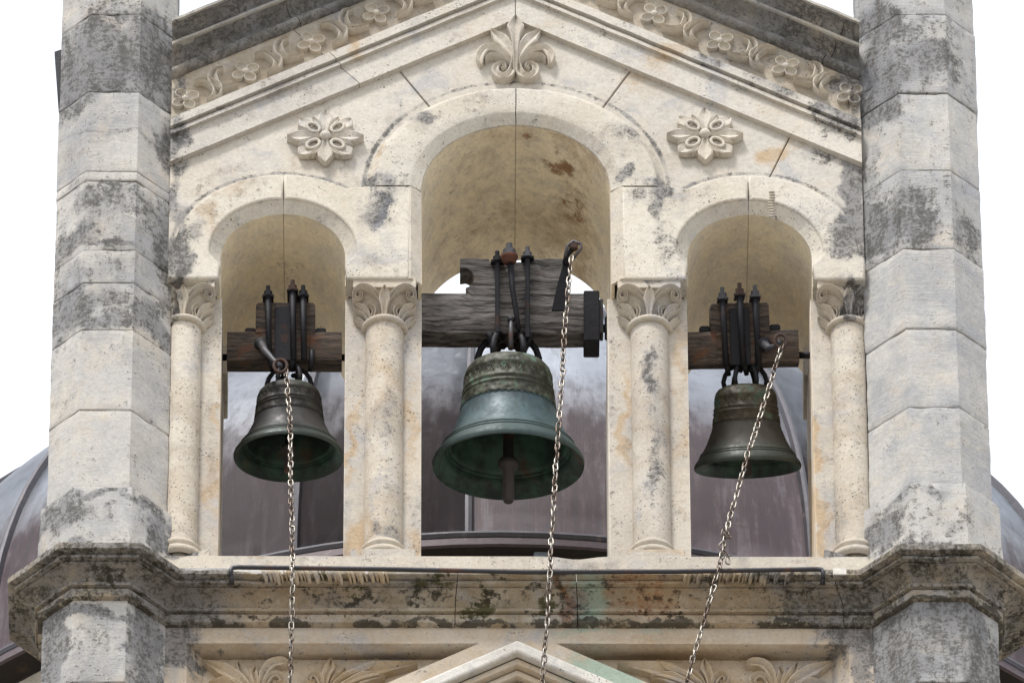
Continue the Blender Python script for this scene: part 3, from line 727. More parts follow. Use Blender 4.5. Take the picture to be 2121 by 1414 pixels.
# palmette in the top of the gable
def pal():
    c = F(1067.5, 100, YT); fm = flatmap(0, 0, YT)
    def q(px, py): v = F(540 + px / 2.946, py / 2.946, YT - .03); return (v.x, v.z)
    me = None
    bm = bmesh.new()
    leaf(bm, [q(1555, 440), q(1555, 330), q(1555, 230), q(1555, 170), q(1555, 110)], [.010, .013, .026, .046, .001], .056, .036, fm)
    root = P_('palmette', bm, M_carve, auto=30)
    for s in (-1, 1):
        m = lambda x, y: q(1555 + s * (x - 1555), y)
        for nm, sp, w in (('palmette_leaf', [m(1540, 360), m(1505, 290), m(1460, 240), m(1405, 187)], [.012, .03, .038, .003]),
                          ('palmette_leaf', [m(1545, 400), m(1500, 345), m(1440, 305), m(1375, 300), m(1340, 345), m(1345, 395)], [.008, .016, .022, .026, .024, .008]),
                          ('palmette_leaf', [m(1548, 420), m(1510, 370), m(1455, 345), m(1400, 345), m(1370, 372)], [.006, .012, .016, .014, .003]),
                          ('palmette_scroll', [m(1549, 330), m(1540, 410), m(1515, 460), m(1465, 470), m(1432, 440), m(1440, 405), m(1475, 392), m(1488, 415), m(1468, 428)], [.006, .018, .024, .024, .02, .016, .012, .010, .006])):
            bm = bmesh.new(); leaf(bm, sp, w, .048, .030, fm); P_(nm, bm, M_carve, parent=root, auto=35)
pal()

# --- octagonal pillars of stacked stones
def plan(side, e=0.0, yfr=-.19):
    """plan outline of a pillar (left one as measured), grown outwards by e"""
    s = -1 if side == 'L' else 1
    f0, f1, io, oo = (172, 278, 354, 110) if side == 'L' else (1977, 1873, 1791, 2040)
    x = lambda p: X(p, 620, -.1)
    a, b, c, d = x(f0), x(f1), x(io), x(oo)
    if side == 'L':
        pts = [(c + e, .30), (c + e, -.003 - .41 * e), (b + .41 * e, yfr - e), (a - .41 * e, yfr - e), (d - e, yfr + .15 - .41 * e), (d - e, .22 + .41 * e), (a - .41 * e, .38 + e), (b, .38 + e)]
    else:
        pts = [(c - e, .30), (c - e, -.003 - .41 * e), (b - .41 * e, yfr - e), (a + .41 * e, yfr - e), (d + e, yfr + .15 - .41 * e), (d + e, .22 + .41 * e), (a + .41 * e, .38 + e), (b, .38 + e)]
    return pts
def densep(pts, step=.03):
    out = []
    for i, (a, b) in enumerate(pts):
        c, d = pts[(i + 1) % len(pts)]; L = math.hypot(c - a, d - b); n = max(2, int(L / step))
        for j in range(n): out.append((a + (c - a) * j / n, b + (d - b) * j / n))
    return out
def block(side, z0, z1, mat, parent, e0=0.0, e1=None, seed=0, step=.03, name='stone_block', amp=.006):
    e1 = e0 if e1 is None else e1
    base0 = densep(plan(side, e0), step); base1 = densep(plan(side, e1), step)
    cx = sum(p[0] for p in base0) / len(base0); cy = sum(p[1] for p in base0) / len(base0)
    n = max(2, int((z1 - z0) / .045)); zs = [(z0, -.005), (z0 + .004, -.001)] + [(z0 + .012 + (z1 - z0 - .024) * i / n, 0) for i in range(n + 1)] + [(z1 - .004, -.001), (z1, -.005)]
    bm = bmesh.new(); rings = []
    for (z, ins) in zs:
        t = (z - z0) / (z1 - z0); ring = []
        for (p, q) in zip(base0, base1):
            x = p[0] * (1 - t) + q[0] * t; y = p[1] * (1 - t) + q[1] * t
            d = Vector((x - cx, y - cy)).normalized()
            k = ins + amp * (N3(x, y, z, 7, seed) * .7 + N3(x, y, z, 22, seed) * .45)
            if ins < 0: k -= .010 * max(0, N3(x, y, z, 14, seed + 4))
            ring.append((x + d.x * k, y + d.y * k, z))
        rings.append(ring)
    loft(bm, rings); return P_(name, bm, mat, parent, auto=28)
YP = -.19
WT = {'L': [.16, .34, .0, .10, .20, .13, .24, .06, .02, .1], 'R': [.12, .20, .08, .20, .0, .0, .03, .1]}
for side, mat, js in (('L', M_pillarL, [-140, 30, 191, 355, 374, 518, 585, 683, 849, 1016]), ('R', M_pillarR, [-130, 31, 193, 352, 515, 680, 842, 1008])):
    pxr = 226 if side == 'L' else 1920
    zz = [F(pxr, j, YP).z for j in js]
    zpl = F(pxr, 1142, YP - .04).z
    bm = bmesh.new(); pl = plan(side, -.022); loft(bm, [[(x, y, z) for x, y in pl] for z in (.5, zz[0])])
    core_p = P_('octagonal_pillar', bm, M_mortar)
    core_p['label'] = ('left' if side == 'L' else 'right') + ' octagonal pillar of stacked grey stones'
    for i in range(len(zz) - 1):
        o = block(side, zz[i + 1] + .0013, zz[i] - .0013, mat, core_p, rnd.uniform(-.003, .003), seed=i * 3 + (50 if side == 'R' else 0))
        o.color = (1 - WT[side][i], 1, 1, 1)
    block(side, zpl, zz[-1] - .002, mat, core_p, .045, .034, seed=77, name='plinth_block').color = (.86, 1, 1, 1)
    # lower shaft below the cornice
    zl = F(pxr, 1235, YP).z; z = zl; k = 0
    while z > .4:
        h = .60 if k < 3 else 4.0
        zb = max(z - h, 0); block(side, zb + .002, z - .002, mat, core_p, .005, seed=90 + k, step=.03 if k < 2 else .2).color = (.82 if side == 'L' else .80, 1, 1, 1); z = zb; k += 1
# dark fitting behind the left pillar's outer edge
bm = bmesh.new(); a = F(113, 118, .2); b = F(113, 235, .2)
me = extrude2d([[(a.x, a.z), (a.x + .10, a.z + .05), (a.x + .10, b.z), (b.x + .022, b.z)]], .16, .2, .004); bm.free()
PM('lead_flashing', me, M_iron)

# --- cornice below the arches, sweeping round both pillars
zl0 = Z(1299, 0)                                   # wall below meets the cornice here
def outline(e):
    L = plan('L', e); Rr = plan('R', e)
    def inner(P, s):                                    # where the diagonal meets the wall line y=-e
        (x1, y1), (x2, y2) = P[1], P[2]
        # diagonal line through P2 towards P1, stop at y=-e
        t = (-.003 - e - y2) / (y1 - y2); return (x2 + (x1 - x2) * t, -.003 - e)
    return [L[6], L[5], L[4], L[3], L[2], inner(L, 1), inner(Rr, -1), Rr[2], Rr[3], Rr[4], Rr[5], Rr[6]]
cp = [(0, -.004), (.026, 0), (.032, .004), (.033, .030), (.032, .056), (.020, .058), (.019, .067), (.046, .069), (.048, .076), (.046, .090), (.030, .092), (.033, .104), (.046, .122), (.070, .138), (.100, .148), (.128, .152), (.122, .155), (.122, .161), (.152, .162), (.153, .170), (.152, .181), (.140, .183), (.140, .189), (.178, .190), (.186, .194), (.187, .214), (.185, .232), (.176, .238)]
def cornice_piece(f0, f1, name='cornice_stone', parent=None):
    """part of the sweep between two path stations (index + fraction)"""
    bm = bmesh.new(); st = []
    a = f0
    while a < f1 - 1e-6:
        st.append(a); i = int(a); L = 3.6 if i == 5 else .25
        a = min(a + .05 / L, i + 1, f1) if a + .05 / L < i + 1 - 1e-6 else min(i + 1, f1)
    st.append(f1)
    outs = [outline(e) for e, _ in cp]; inn = outline(-.03)
    rings = []
    for s in st:
        i = min(int(s), 10); t = s - i; ring = []
        for (e, z), O in zip(cp, outs):
            x = O[i][0] * (1 - t) + O[i + 1][0] * t; y = O[i][1] * (1 - t) + O[i + 1][1] * t
            k = .0025 * N3(x, y, z, 8) + .0015 * N3(x, y, z, 25)
            ch = -.009 * max(0, N3(x, y, z, 5, 40) - .25) if z > .14 else 0
            ring.append((x, y + k + max(0, -ch), zl0 + z + k * .5 + ch))
        for z in (cp[-1][1], cp[0][1]):
            ring.append((inn[i][0] * (1 - t) + inn[i + 1][0] * t, inn[i][1] * (1 - t) + inn[i + 1][1] * t, zl0 + z))
        rings.append(ring)
    loft(bm, rings); return P_(name, bm, M_cornice, parent, auto=38)
O = outline(.1); xa, xb = O[5][0], O[6][0]
fr_ = lambda px: 5 + (X(px, 1240, -.1) - xa) / (xb - xa)
cuts = [0, 3.0, 5.04, fr_(945), fr_(1195), fr_(1700), 8.0, 11]
cuts = [0, fr_(945), fr_(1195), fr_(1738), 11]
for a, b in zip(cuts[:-1], cuts[1:]): cornice_piece(a + .0006, b - .0006)
# sill slab the arches stand on
zs0 = zl0 + .2
bm = bmesh.new()
xs = [WXL + (WXR - WXL) * i / 90 for i in range(91)]
dipx = X(1195, 1150, -.06)
rings = []
for x in xs:
    dip = -.022 * math.exp(-((x - dipx) / .09) ** 2); w = .002 * N3(x, 0, 0, 6)
    rings.append([(x, YS - .003 + w, zs0), (x, YS - .003 + w, z_sill - .010 + dip + w), (x, YS + .006 + w, z_sill + dip + w), (x, .0, z_sill + dip + w), (x, YB, z_sill + dip + w), (x, YB, zs0)])
loft(bm, rings); P_('sill', bm, M_wall, auto=35)
# pale strip of limewash along the top of the cornice
bm = bmesh.new(); rings = []
for i in range(61):
    x = X(395) + (X(800) - X(395)) * i / 60; w = .004 * N3(x, 2, 0, 9)
    rings.append([(x, -.188 + w * .3, zl0 + .196 + w * 2), (x, -.191, zl0 + .222), (x, -.183, zl0 + .241), (x, -.088, zl0 + .243), (x, -.088, zl0 + .20)])
loft(bm, rings); P_('limewash_strip', bm, M_white, auto=50)
bm = bmesh.new(); bx(bm, X(1708), X(1738), -.190, -.09, zl0 + .192, zl0 + .242, .004); P_('limewash_strip', bm, M_white)
# lime drips hanging on the cornice edge
def drips(x0, x1, n, slant, col=M_white):
    bm = bmesh.new()
    for i in range(n):
        x = x0 + (x1 - x0) * (i + rnd.uniform(-.3, .3)) / n; l = rnd.uniform(-1.0, .7); r = rnd.uniform(.005, .012); x += rnd.uniform(-.012, .012)
        tube(bm, [(x, -.184, zl0 + .236), (x + slant * .01, -.188, zl0 + .20), (x + slant * .02, -.178, zl0 + .180 - .01 * l), (x + slant * .026, -.155, zl0 + .160 - .02 * l)], [r * .8, r * 1.1, r, r * .75], 6)
    o = P_('lime_drips', bm, col, smooth=True); o['kind'] = 'stuff'
    return o
drips(X(552), X(800), 38, 1.0, M_carvew); drips(X(1420), X(1640), 27, -1.0, M_cornice)
bm = bmesh.new()
for i in range(10):
    c = F(1598 + 1.5 * math.sin(i), 398 + i * 5.6, YF); w = .015
    tube(bm, [(c.x - w, YF + .002, c.z + .004), (c.x - w * .5, YF - .005, c.z - .003), (c.x + w * .5, YF - .005, c.z - .003), (c.x + w, YF + .002, c.z + .004)], [.003, .006, .006, .003], 6)
o = P_('lime_drips', bm, M_cap, smooth=True); o['kind'] = 'stuff'

# --- engaged columns
def capmap(cx, zt, h):
    def f(u, v, t):
        # v: 0 bottom .. h top; the bell leans forward towards the top
        k = v / h; lean = .028 * (1 - k) + .030 * 0 + (.040 * k + .05 * k * k)
        y = W0 - .062 - (.058 * k * k + .01 * k) + 1.6 * (u * u) * (1.25 - .9 * k) * 1.6
        return (cx + u, y - t, zt - h + v)
    return f
def column(px, cut=0):
    before = set(bpy.data.objects)
    column_(px)
    if px > 500 and px < 1600: return
    sg = 1 if px > 1000 else -1; xl = plan('R' if sg > 0 else 'L')[1][0]
    for o in set(bpy.data.objects) - before:
        for v in o.data.vertices:
            d = sg * (v.co.x - xl)
            if d > -.001: v.co.y = max(v.co.y, .012); v.co.x = xl + sg * max(0, d) * .12 if d > 0 else v.co.x
def column_(px):
    cx = X(px, 850, -.05)
    zab = Z(583, W0 - .132); zcap = zab - .046; h = .205; znk = zcap - h
    zb = z_sill
    clip = lambda n, a0, a1: (n, a0, a1)
    # shaft
    bm = bmesh.new(); n = 28; rings = []
    zs_ = [zb + .05 + (znk - zb - .05) * i / 60 for i in range(61)]
    for z in zs_:
        r = .098
        if z > znk - .04: r += .0
        ring = []
        for j in range(n):
            a = 6.28318 * j / n; x = cx + r * math.cos(a); y = W0 + r * math.sin(a)
            k = .0025 * N3(x, y, z, 12); ring.append((x + k, y + k, z))
        rings.append(ring)
    loft(bm, rings); sh = P_('column', bm, M_shaft, smooth=False, auto=60)
    bm = bmesh.new(); rr = .019
    lathe(bm, [(.098, -.006)] + [(.104 + rr * math.cos(R(a)), .014 + rr * math.sin(R(a))) for a in range(-90, 91, 20)] + [(.09, .033)], 40, (cx, W0, znk))
    P_('neck_ring', bm, M_cap, parent=sh, smooth=True)
    bm = bmesh.new()
    lathe(bm, [(.095, .128), (.103, .126), (.106, .116), (.103, .110), (.116, .106), (.124, .096), (.124, .084), (.114, .074), (.112, .062), (.126, .056), (.140, .042), (.145, .024), (.140, .008), (.12, 0)], 40, (cx, W0, zb + .052))
    P_('base_ring', bm, M_cap, parent=sh, smooth=True)
    bm = bmesh.new(); bx(bm, cx - .165, cx + .165, W0 - .147, W0 - .001, zb - .02, zb + .053, .004)
    bm2 = bm; P_('base_plinth', bm2, M_wall, parent=sh)
    # capital
    bm = bmesh.new(); fm = capmap(cx, zcap, h); rings = []
    for i in range(13):
        v = h * i / 12; k = v / h; w = .088 + .062 * k ** 2.2; ring = []
        for j in range(13):
            u = -w + 2 * w * j / 12; p = fm(u, v, -.012); ring.append((p[0], min(p[1], W0 - .002), p[2]))
        ring += [(cx + w, W0, ring[0][2]), (cx - w, W0, ring[0][2])]
        rings.append(ring)
    loft(bm, rings); cp_ = P_('capital', bm, M_cap, auto=40)
    def q(u, v): return (u * K * .98, (1 - (v - 600) / 238.0) * h)
    def sub(name, sp, w, he, hm, s):
        bm = bmesh.new(); leaf(bm, [(s * a, b) for a, b in sp], w, he, hm, fm, -.012); P_(name, bm, M_cap, parent=cp_, auto=40)
    sub('leaf', [q(0, 835), q(0, 780), q(0, 720), q(0, 680), q(0, 640), q(0, 607)], [.012, .012, .020, .031, .022, .001], .036, .022, 1)
    for s in (-1, 1):
        sub('volute', [q(34, 672), q(62, 632), q(105, 607), q(150, 600), q(182, 613), q(190, 640), q(168, 658), q(144, 648), q(146, 628), q(163, 630)], [.004, .010, .011, .011, .010, .009, .009, .008, .006, .003], .032, .016, s)
        sub('leaf', [q(88, 838), q(97, 795), q(112, 752), q(142, 716), q(176, 694), q(193, 680)], [.006, .010, .015, .019, .015, .002], .030, .008, s)
        sub('leaf', [q(38, 828), q(60, 815), q(74, 785), q(66, 750), q(74, 722), q(98, 712), q(112, 728)], [.006, .009, .010, .010, .010, .008, .004], .030, .012, s)
        sub('leaf', [q(118, 838), q(138, 800), q(163, 770), q(194, 738)], [.005, .010, .011, .002], .022, .008, s)
    # abacus
    bm = bmesh.new(); bx(bm, cx - .164, cx + .164, W0 - .134, W0 - .001, zcap + .0, zab + .030, .003); P_('abacus', bm, M_cap, parent=cp_)
for px in (374, 795, 1348, 1765): column(px)
# --- lower wall with sunk panels
def PF(px, py, y=0.0):
    v = F(px, py, y); return (v.x, v.z)
z_bot = Z(1600, 0)
gx0, gx1 = X(352, 1350) - .03, X(1797, 1350) + .03
apx, apz = PF(1071, 1333)
fr_l = PF(388, 1331); fr_r = PF(992, 1331)
m_ = .598
def rk(x, z): return z
panL = [(fr_l[0], fr_l[1]), (fr_r[0], fr_r[1]), (fr_r[0] - (fr_r[1] - z_bot) / m_, z_bot)] 
panL = [(fr_l[0], fr_l[1]), (fr_r[0], fr_r[1]), (fr_r[0] - (fr_r[1] - (z_bot + .1)) / m_, z_bot + .1), (fr_l[0], z_bot + .1)]
panR = [(2 * CX - x, z) for x, z in panL]
gw = .115                                          # gable head opening
gi = [(apx, apz - .05), (apx + 1.0, apz - .05 - m_), (apx + 1.0, z_bot + .1), (apx - 1.0, z_bot + .1), (apx - 1.0, apz - .05 - m_)]
gi = [(apx, apz - .06), (apx + (apz - .06 - z_bot - .1) / m_, z_bot + .1), (apx - (apz - .06 - z_bot - .1) / m_, z_bot + .1)]
me = extrude2d([[(gx0, z_bot), (gx1, z_bot), (gx1, zl0 + .01), (gx0, zl0 + .01)], panL, panR, gi], .0, .125, .003)
PM('lower_wall', me, M_lower)
bm = bmesh.new(); bx(bm, gx0, gx1, .122, YB, z_bot, z_sill - .05); P_('panel_back', bm, M_lower)
bm = bmesh.new(); bx(bm, gx0, gx1, .0, YB, 0, z_bot - .001); P_('tower_base', bm, M_lower)
# splayed left/right cheeks of the panels
for s, e in ((1, fr_l[0]), (-1, 2 * CX - fr_l[0])):
    bm = bmesh.new(); rings = [[(e - s * .004, .002, z), (e + s * .078, .119, z), (e - s * .004, .119, z)] for z in (z_bot + .1, fr_l[1])]
    loft(bm, rings); P_('panel_cheek', bm, M_lower)
# gable head mouldings below
def vee(zo, zi, y0, y1, mat, name, bev=.01):
    L = .75
    pts = [(apx, apz + zo), (apx + L, apz + zo - m_ * L), (apx + L, apz + zi - m_ * L), (apx, apz + zi), (apx - L, apz + zi - m_ * L), (apx - L, apz + zo - m_ * L)]
    PM(name, extrude2d([pts], y0, y1, bev), mat)
vee(0.0, -.085, -.035, .02, M_white, 'gable_moulding', .016)
vee(-.085, -.125, .012, .07, M_lower, 'gable_moulding', .006)
vee(-.13, -.17, .05, .11, M_lower, 'gable_moulding', .006)
bm = bmesh.new(); 
me = extrude2d([[(apx, apz - .19), (apx + .5, apz - .19 - m_ * .5), (apx - .5, apz - .19 - m_ * .5)]], .085, .12, .006); bm.free(); PM('gable_panel', me, M_white)
# leaf carvings in the panels
def fan(ox, oy, leaves):
    for s in (1, -1):
        for sp, w in leaves:
            pts = [PF(350 + a / 3.263, 1120 + b / 3.263, .07) for a, b in sp]
            if s < 0: pts = [(2 * CX - x, z) for x, z in pts]
            bm = bmesh.new(); leaf(bm, pts, w, .052, .024, flatmap(0, 0, .122))
            P_('carved_leaf', bm, M_carvew, auto=35)
fan(0, 0, [([(560, 1010), (470, 920), (360, 850), (235, 800)], [.012, .035, .04, .002]),
           ([(560, 1040), (450, 960), (360, 935), (270, 950)], [.012, .03, .03, .004]),
           ([(570, 1000), (530, 920), (490, 860), (465, 805)], [.01, .02, .026, .002]),
           ([(590, 1000), (585, 930), (570, 870), (590, 838)], [.01, .018, .02, .003]),
           ([(620, 960), (640, 880), (690, 815), (760, 800), (815, 815)], [.01, .022, .03, .03, .006]),
           ([(640, 1000), (670, 910), (730, 885), (770, 920), (740, 950), (705, 935)], [.01, .018, .02, .018, .012, .006]),
           ([(1080, 1010), (1200, 920), (1400, 850), (1680, 815)], [.012, .04, .05, .003]),
           ([(1090, 1040), (1200, 970), (1330, 905), (1460, 905)], [.012, .035, .04, .006]),
           ([(1120, 940), (1230, 870), (1330, 835), (1415, 797)], [.008, .022, .026, .003]),
           ([(1050, 1000), (1060, 900), (1085, 840), (1095, 783)], [.01, .022, .028, .002]),
           ([(1090, 970), (1130, 910), (1170, 880), (1195, 850)], [.008, .018, .022, .002]),
           ([(1040, 1010), (1020, 920), (985, 885), (945, 900), (955, 935), (990, 935)], [.01, .02, .022, .018, .012, .006])])

# ------------------------------------------------------------------ bells
bellprof = [(0, 157), (6, 158.5), (13, 156.5), (22, 150), (32, 142), (34, 143), (37, 140.5), (39, 139), (41, 140), (44, 136), (50, 132), (60, 125.5), (75, 118), (91, 111.5), (110, 104), (128, 99), (145, 97), (155, 95.5),
            (157, 97.3), (160, 97.3), (162, 95), (166, 94.5), (168, 96.2), (171, 96.2), (173, 93.8), (200, 91.5), (203, 92.8), (207, 91.4), (218, 88), (228, 80), (235, 66), (239, 45), (240, 0)]
def bell(name, label, px, py, yb, k, tilt, mats, yoke, lean=0.0, kz=1.0):
    c = F(px, py, yb)
    root = empty(name, c, label, 'bell', 'church bells hanging in the arches', (R(tilt), R(lean), 0))
    mb, mi, mw = mats
    u = k / SC
    bm = bmesh.new(); uz = u * kz; prof = [(r * u, h * uz) for h, r in bellprof]; lathe(bm, prof, 72); bd = obj('bell_body', bm, mb, root, auto=50)
    bm = bmesh.new(); pin = [(157 * u, 0), (152 * u, .001)] + [((r - 9 - (5 if h < 60 else 0)) * u, h * uz) for h, r in bellprof if 20 < h < 215] + [(40 * u, 222 * uz), (0, 224 * uz)]
    lathe(bm, pin, 64); obj('bell_interior', bm, mi, bd, smooth=True)
    # scalloped lace band and relief medallions round the shoulder
    bm = bmesh.new(); n = 46; rings = []
    for j in range(n * 6):
        a = 6.28318 * j / (n * 6); sc = abs(math.sin(a * n / 2)); zb = (131 - 6 * sc) * uz
        rings.append([(r * math.cos(a), r * math.sin(a), z) for r, z in ((97 * u, zb), (100.6 * u, zb), (98.8 * u, 146 * uz), (94 * u, 147 * uz))])
    loft(bm, rings, True, False, True); obj('lace_band', bm, mb, bd, auto=40)
    bm = bmesh.new()
    for j in range(18):
        a = 6.28318 * j / 18 + .1; r = 92.6 * u
        pts = [Vector((r * math.cos(a + .11 * math.cos(q)), r * math.sin(a + .11 * math.cos(q)), (187 + 9.5 * math.sin(q)) * uz)) for q in [6.28318 * t / 14 for t in range(14)]]
        tube(bm, pts, 1.0 * u, 5, loop=True)
        pts = [Vector((r * math.cos(a + .05 * t), r * math.sin(a + .05 * t), (187 + 7 * math.sin(t * 2.5)) * uz)) for t in (-1.6, -1, -.4, .3, 1, 1.6)]
        tube(bm, pts, 1.2 * u, 5)
    obj('relief_band', bm, mb, bd, smooth=True)
    # canons: loops on the crown
    ht = 238 * uz
    for a in (0, 60, 120, 180, 240, 300):
        bm = bmesh.new(); ca, sa = math.cos(R(a)), math.sin(R(a))
        tube(bm, [(x * u * ca, x * u * sa, ht + z * u) for x, z in ((60, -6), (64, 14), (58, 34), (46, 52), (32, 58), (20, 50))], [7.5 * u, 7 * u, 7 * u, 7 * u, 7 * u, 7 * u], 8)
        obj('canon', bm, M_iron, root, smooth=True)
    yoke(root, u)
    return root
def rod(bm, a, b, r, n=8): tube(bm, [a, b], r, n)
def clapper(root, u, tilt, r=1.0, dx=0):
    # hangs plumb while the bell is swung back
    cl = bmesh.new(); t = R(tilt)
    top = Vector((0, 0, 215 * u)); d = Vector((dx, -math.sin(t) * 0 , 0)) + Vector((0, -math.sin(t * .0), -1)).normalized()
    L = 250 * u * r
    p = [top + d * L * f for f in (0, .5, .78, .80, .84, .87, .9, 1.16, 1.19)]
    tube(cl, p, [v * u for v in (9, 11, 12, 20, 23, 20, 12, 12.5, 9)], 14)
    return obj('clapper', cl, M_iron if False else M_claps, root, smooth=True)
M_claps = simple('rusty_clapper', _iron((.030, .026, .025), (.07, .03, .018), .04, .3, .6))
def nut(name, root, x, y, z, r, mat, h, wash=1.5):
    bm = bmesh.new(); lathe(bm, [(0, 0), (r * wash, 0), (r * wash, h * .25), (0, h * .25)], 14, (x, y, z)); o = obj('washer', bm, M_rust if wash > 1.6 else mat, root)
    bm = bmesh.new(); lathe(bm, [(0, h * .25), (r, h * .25), (r, h), (0, h)], 6, (x, y, z)); obj('nut', bm, mat, root)
    bm = bmesh.new(); lathe(bm, [(0, h), (r * .5, h), (r * .5, h * 1.9), (0, h * 1.9)], 10, (x, y, z)); obj('bolt_end', bm, mat, root)
M_cup = simple('red_rust', _iron((.05, .018, .010), (.10, .030, .014), .2, .1, .85))
sE, cE = math.sin(R(27)), math.cos(R(27))

def yoke_c(root, u):
    def L(px, py, p):   # photo pixel at forward distance p (px) -> bell frame
        return Vector(((px - 1053) / SC, -p / SC, (966 - py - sE * p) / cE / SC))
    z0 = L(0, 688, 35).z; zt = L(0, 606, 35).z; zu = L(0, 534, 35).z
    # lower beam
    bm = bmesh.new(); rings = []
    xL, xR = L(866, 0, 0).x, L(1241, 0, 0).x
    nx = 40
    for i in range(nx + 1):
        x = xL + (xR - xL) * i / nx; w = lambda a: .004 * N3(x, a, 0, 6)
        rings.append([(x, -.088 + w(1), z0 + w(2) + .006), (x, -.084, z0 + w(2)), (x, .085, z0 + w(3)), (x, .088, z0 + .01), (x, .088, zt + w(4)), (x, -.084 + w(1), zt + w(5)), (x, -.088 + w(1), zt - .006 + w(5))])
    loft(bm, rings); obj('yoke_beam', bm, M_wood, root, auto=40)
    # upper block with a scooped end
    a = L(952, 0, 0).x; b = L(1178, 0, 0).x; cz = L(0, 575, 35).z; cxn = L(958, 0, 0).x
    pts = [(a + .01, zt - .012), (a, zt + .0)] 
    pts = [(L(975, 0, 0).x, zt - .012)] + [(cxn + .058 * math.cos(R(q)), cz + .058 * math.sin(R(q))) for q in range(-75, 76, 15)] + [(a, cz + .052), (a, zu), (a + .04, zu + .002), (L(1012, 0, 0).x, zu - .002), (L(1015, 0, 0).x, zu - .02), (L(1100, 0, 0).x, zu - .02), (L(1104, 0, 0).x, zu), (b - .01, zu), (b, zu - .03), (b - .015, zt - .012)]
    me = extrude2d([pts], -.091, .088, .004); o = link('yoke_block', me, M_wood, root)
    # straps with nuts
    for px, t0, t1, r, w in ((1030, 526, 690, 6.5, 1.5), (1093, 517, 700, 6.0, 1.5)):
        p0 = L(px, t0 + 14, 44); p1 = L(px - 3, t1, 44)
        bm = bmesh.new(); bx(bm, p0.x - .012, p0.x + .012, -.124, -.094, p1.z, p0.z, .004); obj('strap', bm, M_iron, root)
        nut('n', root, p0.x, -.108, p0.z - .004, .023, M_steel if px > 1050 else M_iron, .034)
        bm = bmesh.new(); bx(bm, p0.x - .034, p0.x + .034, -.13, .05, p0.z - .012, p0.z - .004, .002); obj('strap_plate', bm, M_iron, root)
    p0 = L(1055, 528, 58); bm = bmesh.new(); tube(bm, [L(1056, 530, 58), L(1062, 600, 58), L(1070, 650, 54), L(1074, 682, 50)], [.017, .015, .014, .013], 10); obj('strap', bm, M_iron, root, smooth=True)
    nut('n', root, p0.x, p0.y, p0.z - .005, .034, M_steel, .040, 1.3)
    bm = bmesh.new(); lathe(bm, [(0, -.05), (.03, -.045), (.046, -.012), (.046, .0), (0, 0)], 20, (p0.x, p0.y, p0.z)); obj('cup_washer', bm, M_cup, root, smooth=False)
    # clevis that holds the crown
    bm = bmesh.new(); tube(bm, [L(1058, 722, 50), L(1058, 690, 52), L(1059, 662, 50)], [.022, .020, .017], 10, squash=.7); obj('clevis', bm, M_steel, root, smooth=True)
    bm = bmesh.new(); ball(bm, L(1059, 662, 50), .021, 1); obj('clevis_head', bm, M_iron, root, smooth=True)
    for px in (1012, 1100):
        bm = bmesh.new(); tube(bm, [L(px, 688, 30), L(px + (6 if px < 1050 else -6), 704, 24), L(px + (14 if px < 1050 else -14), 724, 18)], [.02, .019, .017], 8); obj('hanger', bm, M_iron, root, smooth=True)
    # iron band round the right end
    a, b = L(1210, 0, 0).x, L(1243, 0, 0).x
    bm = bmesh.new(); bx(bm, a, b, -.102, .100, L(0, 704, 40).z, L(0, 600, 40).z, .004); obj('end_band', bm, M_iron, root)
    bm = bmesh.new(); bx(bm, b, b + .02, -.05, .05, z0 + .02, zt - .01, .004); obj('end_plate', bm, M_steel, root)
    zp = z0 + .07
    for x0, x1, sx in ((b, b + .09, 1), (xL - .09, xL, -1)):
        bm = bmesh.new(); tube(bm, [(x0, 0, zp), (x1, 0, zp)], .022, 12); obj('pivot_pin', bm, M_iron, root, smooth=True)
    bm = bmesh.new(); bx(bm, b + .028, b + .055, -.05, .05, zp - .05, zp + .05, .006); obj('bearing', bm, M_iron, root)
    # lever with shackle
    p1, p2 = L(1156, 642, 52), L(1176, 545, 66)
    bm = bmesh.new()
    rings = [[(p.x - w, p.y - .008, p.z), (p.x + w, p.y - .008, p.z), (p.x + w, p.y + .008, p.z), (p.x - w, p.y + .008, p.z)] for p, w in ((p1, .032), ((p1 + p2) / 2, .03), (p2, .022))]
    loft(bm, rings); obj('lever', bm, M_iron, root)
    q = L(1189, 510, 80)
    bm = bmesh.new(); tube(bm, [L(1172, 545, 70), L(1176, 525, 76), q], [.018, .016, .016], 8); obj('lever_arm', bm, M_iron, root, smooth=True)
    bm = bmesh.new(); tube(bm, [L(*a) for a in ((1171, 530, 88), (1176, 507, 88), (1188, 497, 88), (1204, 503, 88), (1205, 512, 88), (1188, 534, 88))], .0085, 7); obj('shackle', bm, M_steel, root, smooth=True)
    bm = bmesh.new(); bx(bm, q.x - .022, q.x + .022, q.y - .03, q.y + .01, q.z - .02, q.z + .02, .006); obj('lever_head', bm, M_rust, root)
    clapper(root, u, 18)
    root['hook'] = list(L(1184, 530, 90))
TILT = 18
BC = bell('bell', 'large green bronze bell in the tall middle arch', 1053, 966, .56, 1.0, TILT, (M_bz, M_inner, M_wood), yoke_c)

